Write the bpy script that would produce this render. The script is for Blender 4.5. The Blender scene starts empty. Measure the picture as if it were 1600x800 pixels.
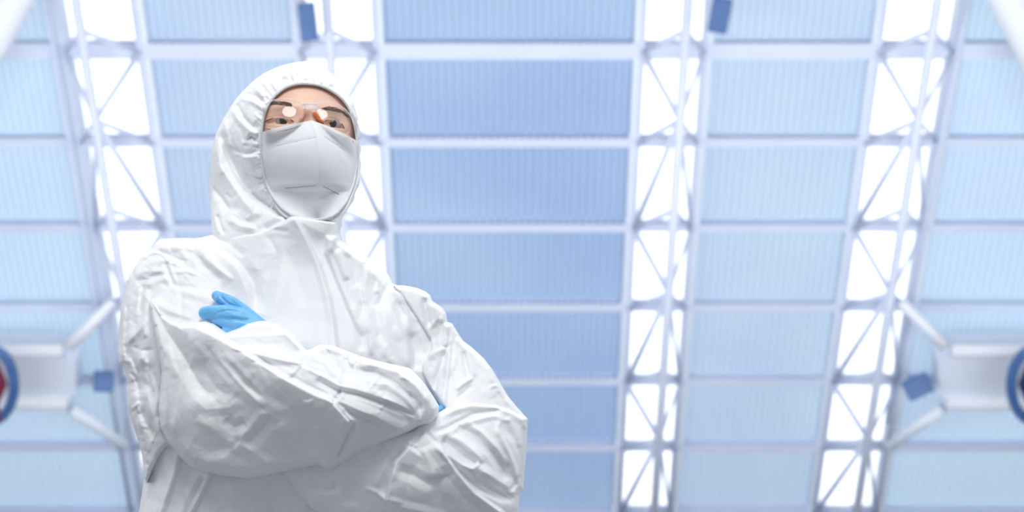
import bpy, bmesh, math, random
import numpy as np
from mathutils import Vector, Matrix, noise

random.seed(7); rng = np.random.default_rng(7)
scn = bpy.context.scene
COL = scn.collection
R = math.radians

# ------------------------------------------------------------------ camera
PITCH, F, D = R(10), 2400.0, 2.4
C0 = np.array([0.0, 0.0, 0.95])
FWD = np.array([0, math.cos(PITCH), math.sin(PITCH)])
UP = np.array([0, -math.sin(PITCH), math.cos(PITCH)])
RT = np.array([1.0, 0, 0])
cam = bpy.data.cameras.new('camera'); cam_o = bpy.data.objects.new('camera', cam); COL.objects.link(cam_o)
cam.sensor_width = 36; cam.lens = F * 36 / 1600
cam_o.location = C0; cam_o.rotation_euler = (R(90) + PITCH, 0, 0)
cam.clip_end = 500
cam.dof.use_dof = True; cam.dof.focus_distance = 2.33; cam.dof.aperture_fstop = 4.3
scn.camera = cam_o

# ------------------------------------------------------------------ exposure, world
scn.view_settings.view_transform = 'Standard'; scn.view_settings.look = 'None'
scn.view_settings.gamma = 1; scn.view_settings.use_curve_mapping = False
scn.view_settings.exposure = 0.0
w = bpy.data.worlds.new('sky'); scn.world = w; w.use_nodes = True
nt = w.node_tree; nt.nodes.clear()
def wn(t): return nt.nodes.new(t)
tc = wn('ShaderNodeTexCoord'); sx = wn('ShaderNodeSeparateXYZ'); rp = wn('ShaderNodeValToRGB')
bg = wn('ShaderNodeBackground'); ow = wn('ShaderNodeOutputWorld')
mr = wn('ShaderNodeMapRange'); mr.inputs['From Min'].default_value = -1; mr.inputs['From Max'].default_value = 1
nt.links.new(tc.outputs['Generated'], sx.inputs[0]); nt.links.new(sx.outputs['Y'], mr.inputs['Value']); nt.links.new(mr.outputs[0], rp.inputs[0])
nt.links.new(rp.outputs[0], bg.inputs[0]); nt.links.new(bg.outputs[0], ow.inputs[0])
cr = rp.color_ramp                                # dim sky behind the camera, bright sky beyond the roof
cr.elements[0].position = 0.3; cr.elements[0].color = (.205, .213, .225, 1)
cr.elements[1].position = 0.8; cr.elements[1].color = (.93, .96, 1.0, 1)
bg.inputs[1].default_value = 1.9

def area_light(name, loc, target, size, power, color=(1, 1, 1), shape='DISK'):
    l = bpy.data.lights.new(name, 'AREA'); l.shape = shape; l.size = size; l.energy = power; l.color = color
    o = bpy.data.objects.new(name, l); COL.objects.link(o); o.location = loc
    d = Vector(target) - Vector(loc); o.rotation_euler = d.to_track_quat('-Z', 'Y').to_euler()
    return o

# ------------------------------------------------------------------ pixel <-> place helpers
def ray(px, py):
    px = np.asarray(px, float); py = np.asarray(py, float)
    return FWD + ((px - 800) / F)[..., None] * RT + ((400 - py) / F)[..., None] * UP
def at(px, py, Y):
    d = ray(px, py); return C0 + d * (np.asarray(Y, float) / d[..., 1])[..., None]
def proj(P):
    v = np.asarray(P) - C0; z = v @ FWD
    return 800 + F * v[..., 0] / z, 400 - F * (v @ UP) / z

# ------------------------------------------------------------------ key light and where its reflection sits
HEADC = at(467, 214, 2.395)
def dirv(yaw, pit): return np.array([math.sin(R(yaw)) * math.cos(R(pit)), -math.cos(R(yaw)) * math.cos(R(pit)), math.sin(R(pit))])
LENS_P = at(476, 176, 2.28)
tocam = (C0 - LENS_P) / np.linalg.norm(C0 - LENS_P)
NSTAR = dirv(6, 13)
ldir = 2 * NSTAR * (NSTAR @ tocam) - tocam
KEYP = LENS_P + ldir * 2.1
area_light('round_softbox_light', KEYP, LENS_P, 1.15, 34.5)
o = area_light('roof_fill_light', (0, 5.2, .25), (0, 13.0, 5.2), 15, 1300, (.96, .97, 1), 'RECTANGLE'); o.data.size_y = 1.6  # unseen fill, added to brighten the purlins and roof steel
o = area_light('roof_foot_fill_light', (0, 9.5, .12), (0, 15.5, 2.2), 15, 260, (.96, .97, 1), 'RECTANGLE'); o.data.size_y = .8  # second added fill out of view, lifts the lower braces

# ------------------------------------------------------------------ object helpers
def link(name, me, parent=None, mats=()):
    o = bpy.data.objects.new(name, me); COL.objects.link(o)
    for m in mats: me.materials.append(m)
    if parent: o.parent = parent; o.matrix_parent_inverse = parent_inv(parent)
    return o
def parent_inv(p):                               # parts are modelled in place; a part's own origin is the world's
    return Matrix.Translation(-p.location) if p.parent is None and p.type == 'EMPTY' else Matrix.Identity(4)
def mesh_np(name, V, Fc, smooth=True):
    me = bpy.data.meshes.new(name); me.from_pydata([tuple(v) for v in V] if not isinstance(V, np.ndarray) else V.tolist(), [], Fc if isinstance(Fc, list) else Fc.tolist())
    me.update()
    if smooth: me.polygons.foreach_set('use_smooth', [True] * len(me.polygons))
    return me
def empty(name, loc, label, cat, group=None):
    o = bpy.data.objects.new(name, None); COL.objects.link(o); o.location = loc; o.empty_display_size = .1
    tag(o, label, cat, group); return o
def tag(o, label=None, cat=None, group=None, kind=None):
    if label: o['label'] = label
    if cat: o['category'] = cat
    if group: o['group'] = group
    if kind: o['kind'] = kind
    return o

class MB:
    def __init__(s): s.V = []; s.F = []
    def add(s, V, Fc):
        k = len(s.V); s.V += [tuple(v) for v in V]; s.F += [tuple(i + k for i in f) for f in Fc]; return s
    def box(s, c, ex, ey, ez, bev=0.0):
        c, ex, ey, ez = map(np.array, (c, ex, ey, ez))
        if bev:
            bm = bmesh.new(); bmesh.ops.create_cube(bm, size=2)
            L = [np.linalg.norm(e) for e in (ex, ey, ez)]
            U = [e / l for e, l in zip((ex, ey, ez), L)]
            for v in bm.verts: v.co = Vector((v.co.x * L[0], v.co.y * L[1], v.co.z * L[2]))
            bmesh.ops.bevel(bm, geom=bm.edges[:], offset=bev, segments=2, affect='EDGES', profile=.6)
            bm.verts.index_update()
            V = [c + U[0] * v.co.x + U[1] * v.co.y + U[2] * v.co.z for v in bm.verts]
            Fc = [[v.index for v in f.verts] for f in bm.faces]; bm.free(); return s.add(V, Fc)
        V = [c + a * ex + b * ey + d * ez for a in (-1, 1) for b in (-1, 1) for d in (-1, 1)]
        return s.add(V, [(0, 1, 3, 2), (4, 6, 7, 5), (0, 4, 5, 1), (2, 3, 7, 6), (0, 2, 6, 4), (1, 5, 7, 3)])
    def tube(s, pts, r, n=10, closed=False):
        P = [np.array(p, float) for p in pts]; m = len(P)
        rr = r if hasattr(r, '__len__') else [r] * m
        V = []; a = None
        for i in range(m):
            t = (P[(i + 1) % m] - P[i - 1]) if closed else (P[min(i + 1, m - 1)] - P[max(i - 1, 0)])
            t = t / (np.linalg.norm(t) + 1e-9)
            if a is None:
                a = np.cross(t, [0, 0, 1.0]);
                if np.linalg.norm(a) < .1: a = np.cross(t, [0, 1.0, 0])
            a = a - t * (a @ t); a /= np.linalg.norm(a) + 1e-9; b = np.cross(t, a)
            for k in range(n):
                q = 2 * math.pi * k / n; V.append(P[i] + rr[i] * (a * math.cos(q) + b * math.sin(q)))
        Fc = []
        for i in range(m if closed else m - 1):
            j = (i + 1) % m
            for k in range(n):
                l = (k + 1) % n; Fc.append((i * n + k, i * n + l, j * n + l, j * n + k))
        if not closed: Fc += [tuple(range(n))[::-1], tuple((m - 1) * n + k for k in range(n))]
        return s.add(V, Fc)
    def build(s, name, m, parent=None, smooth=False):
        me = mesh_np(name, s.V, s.F, smooth)
        return link(name, me, parent, [m])

# ------------------------------------------------------------------ materials
def mat(name, col, rough=.6, metal=0.0, **kw):
    m = bpy.data.materials.new(name); m.use_nodes = True; n = m.node_tree; b = n.nodes['Principled BSDF']
    b.inputs['Base Color'].default_value = (*col, 1); b.inputs['Roughness'].default_value = rough
    b.inputs['Metallic'].default_value = metal
    for k, v in kw.items():
        k = k.replace('_', ' ')
        if k in b.inputs: b.inputs[k].default_value = v
    tc = n.nodes.new('ShaderNodeTexCoord'); m['tc'] = 1
    return m
def add_noise(m, col2, scale=6, lo=.35, hi=.65, bump=0.0, bscale=60, bdist=.002):
    n = m.node_tree; b = n.nodes['Principled BSDF']; tcn = n.nodes['Texture Coordinate']
    nz = n.nodes.new('ShaderNodeTexNoise'); nz.inputs['Scale'].default_value = scale; nz.inputs['Detail'].default_value = 5
    r = n.nodes.new('ShaderNodeValToRGB'); r.color_ramp.elements[0].position = lo; r.color_ramp.elements[1].position = hi
    r.color_ramp.elements[0].color = b.inputs['Base Color'].default_value; r.color_ramp.elements[1].color = (*col2, 1)
    n.links.new(tcn.outputs['Object'], nz.inputs['Vector']); n.links.new(nz.outputs['Fac'], r.inputs[0]); n.links.new(r.outputs[0], b.inputs['Base Color'])
    if bump:
        n2 = n.nodes.new('ShaderNodeTexNoise'); n2.inputs['Scale'].default_value = bscale; n2.inputs['Detail'].default_value = 6
        bp = n.nodes.new('ShaderNodeBump'); bp.inputs['Strength'].default_value = bump; bp.inputs['Distance'].default_value = bdist
        n.links.new(tcn.outputs['Object'], n2.inputs['Vector']); n.links.new(n2.outputs['Fac'], bp.inputs['Height']); n.links.new(bp.outputs[0], b.inputs['Normal'])
    return m
M = {}
M['suit'] = add_noise(mat('coverall_fabric', (.865, .872, .892), .5, Specular_IOR_Level=.32), (.885, .892, .91), 9, bump=.35, bscale=38, bdist=.003)
n_ = M['suit'].node_tree; vo = n_.nodes.new('ShaderNodeTexVoronoi'); vo.inputs['Scale'].default_value = 26; vo.distance = 'MANHATTAN'
wz = n_.nodes.new('ShaderNodeTexNoise'); wz.inputs['Scale'].default_value = 9; wz.inputs['Detail'].default_value = 3
ad = n_.nodes.new('ShaderNodeVectorMath'); ad.operation = 'MULTIPLY_ADD'; ad.inputs[1].default_value = (.09, .09, .09)
b2 = n_.nodes.new('ShaderNodeBump'); b2.inputs['Strength'].default_value = .32; b2.inputs['Distance'].default_value = .004
t_ = n_.nodes['Texture Coordinate']; n_.links.new(t_.outputs['Object'], wz.inputs['Vector']); n_.links.new(wz.outputs['Color'], ad.inputs[0]); n_.links.new(t_.outputs['Object'], ad.inputs[2])
n_.links.new(ad.outputs[0], vo.inputs['Vector']); n_.links.new(vo.outputs['Distance'], b2.inputs['Height'])
n_.links.new(b2.outputs[0], n_.nodes['Bump'].inputs['Normal'])                     # fine crinkle of spun plastic cloth
M['mask'] = add_noise(mat('mask_fabric', (.80, .82, .85), .8, Specular_IOR_Level=.2), (.82, .84, .87), 20, bump=.15, bscale=420, bdist=.0006)
M['seam'] = mat('mask_weld_print_shadow', (.42, .43, .46), .6)  # grey of the weld lines holds printed line and groove shadow together
M['rim'] = add_noise(mat('elastic_edging', (.82, .83, .85), .6), (.7, .72, .76), 60)
M['glove'] = add_noise(mat('nitrile_blue', (.15, .48, .86), .38, Specular_IOR_Level=.5), (.22, .57, .91), 30, bump=.5, bscale=110, bdist=.002)
M['skin'] = add_noise(mat('skin', (.83, .53, .40), .45, Subsurface_Weight=.12, Subsurface_Scale=.01), (.87, .58, .46), 25, bump=.12, bscale=500, bdist=.0005)
M['skin'].node_tree.nodes['Principled BSDF'].inputs['Subsurface Radius'].default_value = (1, .35, .2)
M['hair'] = mat('dark_hair', (.02, .018, .02), .5)
M['brow'] = mat('soft_brown_hair', (.06, .048, .045), .6)
M['cream'] = mat('orange_rubber', (1.0, .30, .12), .35, Subsurface_Weight=.1, Subsurface_Scale=.004)
M['pale'] = mat('pale_orange_rubber', (.98, .62, .48), .35)
M['steel'] = add_noise(mat('white_painted_steel', (.68, .74, .90), .6), (.72, .78, .92), 1.2)
M['chord'] = add_noise(mat('lavender_painted_steel', (.74, .79, .93), .6), (.77, .82, .95), 1.2)
M['brace'] = mat('pale_painted_steel', (.70, .76, .92), .6)
M['frame'] = add_noise(mat('skylight_flashing', (.78, .85, .95), .6), (.82, .88, .96), .7)
M['white'] = add_noise(mat('white_gloss_paint', (.86, .90, .97), .5), (.88, .92, .98), .8)
M['whitef'] = mat('pale_blue_sheet', (.76, .82, .94), .6)
M['lamp'] = add_noise(mat('dark_blue_housing', (.05, .125, .32), .5), (.07, .17, .40), 5)
M['navy'] = mat('navy_metal', (.02, .05, .15), .5)
M['red'] = mat('dark_red_plastic', (.22, .02, .05), .5)
M['floor'] = add_noise(mat('grey_concrete', (.19, .195, .205), .7), (.22, .225, .235), 1.5)

def panel_mat(name, c1, c2, trans=.42):
    m = bpy.data.materials.new(name); m.use_nodes = True; n = m.node_tree; n.nodes.clear()
    out = n.nodes.new('ShaderNodeOutputMaterial'); mx = n.nodes.new('ShaderNodeMixShader'); mx.inputs[0].default_value = trans
    d = n.nodes.new('ShaderNodeBsdfDiffuse'); t = n.nodes.new('ShaderNodeBsdfTranslucent')
    tc = n.nodes.new('ShaderNodeTexCoord'); nz = n.nodes.new('ShaderNodeTexNoise'); nz.inputs['Scale'].default_value = .45; nz.inputs['Detail'].default_value = 2
    r = n.nodes.new('ShaderNodeValToRGB'); r.color_ramp.elements[0].position = .35; r.color_ramp.elements[1].position = .65
    r.color_ramp.elements[0].color = (*c1, 1); r.color_ramp.elements[1].color = (*c2, 1)
    n.links.new(tc.outputs['Object'], nz.inputs['Vector']); n.links.new(nz.outputs['Fac'], r.inputs[0])
    sp = n.nodes.new('ShaderNodeSeparateXYZ'); mu = n.nodes.new('ShaderNodeMath'); mu.operation = 'MULTIPLY'; mu.inputs[1].default_value = 2 * math.pi / .078
    sn = n.nodes.new('ShaderNodeMath'); sn.operation = 'SINE'; m2 = n.nodes.new('ShaderNodeMapRange'); m2.inputs['From Min'].default_value = -1; m2.inputs['To Min'].default_value = .87; m2.inputs['To Max'].default_value = 1.07
    vm = n.nodes.new('ShaderNodeVectorMath'); vm.operation = 'SCALE'                   # sheet colour swings lighter and darker across the ribs
    n.links.new(tc.outputs['Object'], sp.inputs[0]); n.links.new(sp.outputs['X'], mu.inputs[0]); n.links.new(mu.outputs[0], sn.inputs[0]); n.links.new(sn.outputs[0], m2.inputs['Value'])
    n.links.new(r.outputs[0], vm.inputs[0]); n.links.new(m2.outputs[0], vm.inputs['Scale'])
    n.links.new(vm.outputs[0], d.inputs[0]); n.links.new(vm.outputs[0], t.inputs[0])
    n.links.new(d.outputs[0], mx.inputs[1]); n.links.new(t.outputs[0], mx.inputs[2]); n.links.new(mx.outputs[0], out.inputs[0])
    return m
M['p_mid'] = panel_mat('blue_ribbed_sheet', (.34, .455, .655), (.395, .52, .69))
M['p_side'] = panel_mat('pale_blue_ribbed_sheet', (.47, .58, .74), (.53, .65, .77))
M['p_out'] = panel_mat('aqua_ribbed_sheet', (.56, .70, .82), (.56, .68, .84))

def glass_mat(name, tint, gl=.06, ior=1.5, rough=.02):
    m = bpy.data.materials.new(name); m.use_nodes = True; n = m.node_tree; n.nodes.clear()
    out = n.nodes.new('ShaderNodeOutputMaterial'); mx = n.nodes.new('ShaderNodeMixShader')
    t = n.nodes.new('ShaderNodeBsdfTransparent'); t.inputs[0].default_value = (*tint, 1)
    g = n.nodes.new('ShaderNodeBsdfGlossy'); g.inputs['Roughness'].default_value = rough
    fr = n.nodes.new('ShaderNodeFresnel'); fr.inputs[0].default_value = ior
    n.links.new(fr.outputs[0], mx.inputs[0]); n.links.new(t.outputs[0], mx.inputs[1]); n.links.new(g.outputs[0], mx.inputs[2]); n.links.new(mx.outputs[0], out.inputs[0])
    return m
M['lens'] = glass_mat('clear_lens', (.985, .975, .98), ior=1.62)
M['pane'] = glass_mat('skylight_glass', (.97, .985, 1.0), ior=1.3, rough=.2)
M['lensframe'] = mat('clear_plastic', (.95, .93, .94), .2)
n_ = M['lensframe'].node_tree; mx_ = n_.nodes.new('ShaderNodeMixShader'); tr_ = n_.nodes.new('ShaderNodeBsdfTransparent'); mx_.inputs[0].default_value = .42
n_.links.new(tr_.outputs[0], mx_.inputs[1]); n_.links.new(n_.nodes['Principled BSDF'].outputs[0], mx_.inputs[2]); n_.links.new(mx_.outputs[0], n_.nodes['Material Output'].inputs[0])

# ================================================================== SETTING: steep glazed roof
AL = math.atan(3796 / F)                       # how far the roof runs away below the optical axis
SL = AL - PITCH                                # its slope below the horizon
EX = np.array([1.0, 0, 0]); ES = np.array([0, -math.cos(SL), math.sin(SL)])     # up-slope
EN = np.array([0, -math.sin(SL), -math.cos(SL)])                                # inward normal
RO = C0 + FWD * 16.0
def rp_(X, s, h=0.0): return RO + EX * X + ES * s + EN * h
def roof_hit(px, py, h=0.0):
    d = ray(px, py); o = RO + EN * h; t = ((o - C0) @ EN) / (d @ EN); P = C0 + d * t
    return P[0], (P - RO) @ ES
def X0(px, h=0.0): return roof_hit(px, 0, h)[0]
s_lo, s_hi = roof_hit(800, 900)[1] - .6, roof_hit(800, -230)[1]
PUR = [(-85, 22), (73, 22), (215, 13), (348, 12), (472, 12), (588, 11), (691, 11), (793, 11), (893, 10)]
Sp = [roof_hit(800, y)[1] for y, _ in PUR]
XL, XR = X0(-1500), X0(3100)

# floor
fl = MB().box((0, 8, -.05), (14, 0, 0), (0, 14, 0), (0, 0, .05)).build('floor', M['floor']); tag(fl, kind='structure')

def sheet(xa, xb, name, m):
    n = max(8, int((xb - xa) / .0125)); xs = np.linspace(xa, xb, n)
    per = .078; V = []; ss = [s_lo, s_hi]
    for s in ss:
        for x in xs: V.append(rp_(x, s, .012 * math.sin(2 * math.pi * x / per)))
    for s in ss:
        for x in xs: V.append(rp_(x, s, -.012 + .012 * math.sin(2 * math.pi * x / per)))
    Fc = [(i, i + 1, n + i + 1, n + i) for i in range(n - 1)]
    me = mesh_np(name, np.array(V[:2 * n]), Fc); return me
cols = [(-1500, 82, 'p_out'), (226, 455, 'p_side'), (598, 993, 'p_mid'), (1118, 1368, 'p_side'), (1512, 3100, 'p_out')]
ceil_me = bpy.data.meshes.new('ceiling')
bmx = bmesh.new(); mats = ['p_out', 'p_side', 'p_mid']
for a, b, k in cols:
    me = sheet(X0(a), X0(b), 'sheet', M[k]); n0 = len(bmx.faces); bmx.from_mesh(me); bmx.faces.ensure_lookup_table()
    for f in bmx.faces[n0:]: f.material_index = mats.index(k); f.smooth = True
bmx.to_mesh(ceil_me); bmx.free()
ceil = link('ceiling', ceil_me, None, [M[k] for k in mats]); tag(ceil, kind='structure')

# skylights and their flashings
sky = [(100, 206), (470, 582), (1009, 1101), (1385, 1492)]
for i, (a, b) in enumerate(sky):
    xa, xb = X0(a), X0(b)
    o = MB().box(rp_((xa + xb) / 2, (s_lo + s_hi) / 2, -.06), EX * (xb - xa) / 2, ES * (s_hi - s_lo) / 2, EN * .006).build('window_%d' % (i + 1), M['pane']); tag(o, kind='structure')
for i, (a, b) in enumerate([(82, 100), (206, 226), (455, 470), (582, 598), (993, 1009), (1101, 1118), (1368, 1385), (1492, 1512)]):
    xa, xb = X0(a), X0(b)
    o = MB().box(rp_((xa + xb) / 2, (s_lo + s_hi) / 2, .03), EX * (xb - xa) / 2, ES * (s_hi - s_lo) / 2, EN * .07).build('trim_%d' % (i + 1), M['frame']); tag(o, kind='structure')

# purlins: one steel channel per row
plab = ['hidden', 'thick white roof purlin above the hood, topmost in the picture', 'white roof purlin level with the top of the face mask',
        'white roof purlin just below the chin of the mask', 'white roof purlin level with the blue glove',
        'white roof purlin level with the square floodlights', 'white roof purlin level with the bent elbow of the right-hand sleeve',
        'white roof purlin along the bottom edge of the picture', 'hidden']
for i, ((y, t), s) in enumerate(zip(PUR, Sp)):
    if plab[i] == 'hidden': continue
    dz = t / 171 * 1.18 * .55
    mb = MB()
    mb.box(rp_((XL + XR) / 2, s, .10), EX * (XR - XL) / 2, ES * dz, EN * .012)          # flange facing the hall
    mb.box(rp_((XL + XR) / 2, s - dz + .012, .045), EX * (XR - XL) / 2, ES * .012, EN * .045)  # web
    mb.box(rp_((XL + XR) / 2, s, -.002), EX * (XR - XL) / 2, ES * dz * .8, EN * .006)
    o = mb.build('roof_purlin', M['steel']); tag(o, plab[i], 'purlin', 'roof purlins')

# trusses under the skylights
def truss(pchord, pedge, pedge2, label, first):
    h = .55
    xc = X0(pchord, h); xe = X0(pedge, .12); xf = X0(pedge2, .12)
    root = empty('roof_truss', tuple(rp_(xc, s_lo, h)), label, 'truss', 'roof trusses under the skylights')
    nodes = [roof_hit(800, y, h)[1] for y in (-100, 48, 188, 328, 458, 580, 686, 790, 893)]
    MB().tube([rp_(xc, s_lo, h), rp_(xc, s_hi, h)], .048, 14).build('bottom_chord', M['chord'], root, True)
    for x in (xe, xf): MB().tube([rp_(x, s_lo, .12), rp_(x, s_hi, .12)], .026, 10).build('top_chord', M['brace'], root, True)
    for i in range(1, len(Sp)):
        MB().tube([rp_(xe, Sp[i], .12), rp_(xc, nodes[i], h)], .030, 8).build('strut', M['brace'], root, True)
        MB().tube([rp_(xf, Sp[i], .12), rp_(xc, nodes[i], h)], .022, 8).build('strut', M['brace'], root, True)
        if i < len(Sp) - 1:
            for x, r in ((xe, .032), (xf, .02)):
                a, b = (rp_(x, Sp[i], .12), rp_(xc, nodes[i + 1], h)) if i % 2 else (rp_(xc, nodes[i], h), rp_(x, Sp[i + 1], .12))
                MB().tube([a, b], r, 8).build('diagonal_brace', M['brace'], root, True)
truss(118, 207, 88, 'lavender steel roof truss under the leftmost skylight', 0)
truss(510, 583, 462, 'lavender steel roof truss directly behind the white hood', 0)
truss(1075, 1008, 1106, 'lavender steel roof truss right of the widest blue roof panel', 0)
truss(1465, 1384, 1503, 'lavender steel roof truss under the rightmost skylight', 0)
# slim bracing rods beside the outer trusses
for (a, b, lab) in (((68, -20), (205, 800), 'thin pale bracing rod leaning beside the leftmost roof truss'), ((1516, -20), (1385, 660), 'thin pale bracing rod leaning beside the rightmost roof truss')):
    A = roof_hit(*a, .2); B = roof_hit(*b, .2)
    o = MB().tube([rp_(*A, .2), rp_(*B, .2)], .025, 8).build('bracing_rod', M['brace'], None, True); tag(o, lab, 'rod', 'thin bracing rods')

def rh(px, py, h): X, s = roof_hit(px, py, h); return rp_(X, s, h)
# big white box beams with forked arms, one each side
def fork_beam(mir, lab, arms):
    g = lambda x: x if not mir else 1584 - x
    h = .75
    root = empty('box_beam', tuple(rh(g(105), 590, h)), lab, 'beam', 'white box beams')
    pts = [(g(-260), 548), (g(96), 548), (g(118), 566), (g(118), 614), (g(98), 630), (g(-260), 630)]
    P = [rh(x, y, h) for x, y in pts]; n = len(P)
    V = P + [p - EN * .3 for p in P]
    Fc = [tuple(range(n)), tuple(range(2 * n - 1, n - 1, -1))] + [(i, (i + 1) % n, n + (i + 1) % n, n + i) for i in range(n)]
    MB().add(V, Fc).build('beam_body', M['whitef'], root)
    MB().tube([rh(g(-260), 548, h + .02), rh(g(98), 548, h + .02)], .075, 12).build('edge_tube', M['white'], root, True)
    MB().tube([rh(g(-260), 634, h + .02), rh(g(106), 630, h + .02)], .07, 12).build('edge_tube', M['white'], root, True)
    o = MB().tube([rh(g(107), 540, h), rh(g(140), 508, h - .1), rh(g(176), 472, .62)], [.07, .06, .05], 12).build('fork_arm', M['white'], None, True); tag(o, arms[0], 'strut', 'fork arms of the box beams')
    o = MB().tube([rh(g(112), 640, h), rh(g(150), 664, h - .1), rh(g(198), 700, .62)], [.07, .062, .05], 12).build('fork_arm', M['frame'], None, True); tag(o, arms[1], 'strut', 'fork arms of the box beams')
fork_beam(False, 'white box beam at the left edge beside the square blue floodlight', ('white tube rising diagonally from the left box beam to the truss', 'pale tube falling diagonally from the left box beam toward the white sleeve'))
fork_beam(True, 'white box beam at the right edge beside the tilted blue floodlight', ('white tube rising diagonally from the right box beam to the truss', 'pale tube falling diagonally from the right box beam below the tilted floodlight'))
# corner beams
for pts, lab in (([(-360, 500), (-60, 130), (-8, 55), (40, -40), (120, -230), (300, -600)], 'wide white diagonal beam in the top left corner'),
                 ([(1960, 560), (1700, 220), (1632, 110), (1572, -10), (1490, -190), (1300, -600)], 'wide white diagonal beam in the top right corner')):
    h = .9; P = [rh(x, y, h) for x, y in pts]
    o = MB().tube(P, .17, 20).build('diagonal_beam', M['white'], None, True); tag(o, lab, 'beam')
# floodlights
def flood(px, py, w_, h_, rot, lab, bracket):
    h = .85; c = rh(px, py, h); k = 16 / F * 1.0
    fw = C0 - c; fw /= np.linalg.norm(fw); rt = np.cross(fw, [0, 0, 1.0]); rt /= -np.linalg.norm(rt); rt = -rt if rt[0] < 0 else rt; up = np.cross(rt, -fw); up = up if up[2] > 0 else -up
    ca, sa = math.cos(R(rot)), math.sin(R(rot)); e1 = rt * ca + up * sa; e2 = -rt * sa + up * ca
    root = empty('floodlight', tuple(c), lab, 'floodlight', 'blue floodlights on the roof trusses')
    a, b = w_ / 2 * np.linalg.norm(c - C0) / F, h_ / 2 * np.linalg.norm(c - C0) / F
    MB().box(c, e1 * a, e2 * b, fw * .07, .02).build('housing', M['lamp'], root)
    MB().box(c + fw * .072, e1 * a * .82, e2 * b * .72, fw * .004, .003).build('front_glass', M['lamp'], root)
    mb = MB()
    for q in (-.5, 0, .5): mb.box(c - fw * .09 + e2 * b * q, e1 * a * .9, e2 * .008, fw * .03)
    mb.build('cooling_fin', M['navy'], root)
    bx, by = bracket; q = rh(bx, by, .55)
    MB().tube([c - fw * .05, (c + q) / 2 - fw * .03, q], .02, 8).build('bracket', M['brace'], root, True)
flood(162, 596, 30, 32, 0, 'square blue floodlight facing out left of the person\'s sleeve', (142, 594))
flood(1434, 604, 40, 32, 24, 'blue floodlight tilted beside the right forked beam', (1456, 592))
flood(481, 34, 27, 58, 8, 'upright blue floodlight above the white hood', (470, -20))
flood(1125, 24, 30, 54, -12, 'blue floodlight at the top edge by the second truss from the right', (1110, -40))
for cx, sgn, lab in ((-14, 1, 'dark blue ring fixture with red core at the left edge'), (1616, -1, 'dark blue ring fixture at the right edge')):
    h = 1.5; root = empty('ring_fixture', tuple(rh(cx, 598, h)), lab, 'fixture')
    pts = [rh(cx + 36 * math.cos(t), 602 + 56 * math.sin(t) , h) for t in np.linspace(0, 2 * math.pi, 40, endpoint=False)]
    MB().tube(pts, .05, 12, True).build('ring', M['lamp'], root, True)
    mb = MB(); mb.tube([rh(cx, 560, h), rh(cx + sgn * 6, 600, h), rh(cx, 640, h)], [.05, .12, .05], 12)
    mb.tube([rh(cx + sgn * 4, 640, h + .02), rh(cx + sgn * 14, 655, h + .02)], .045, 8)
    mb.build('core', M['red'] if sgn > 0 else M['navy'], root, True)
    MB().tube([rh(cx, 545, h), rh(cx - sgn * 20, 545, 1.3)], .02, 8).build('hanger', M['brace'], root, True)

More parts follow.
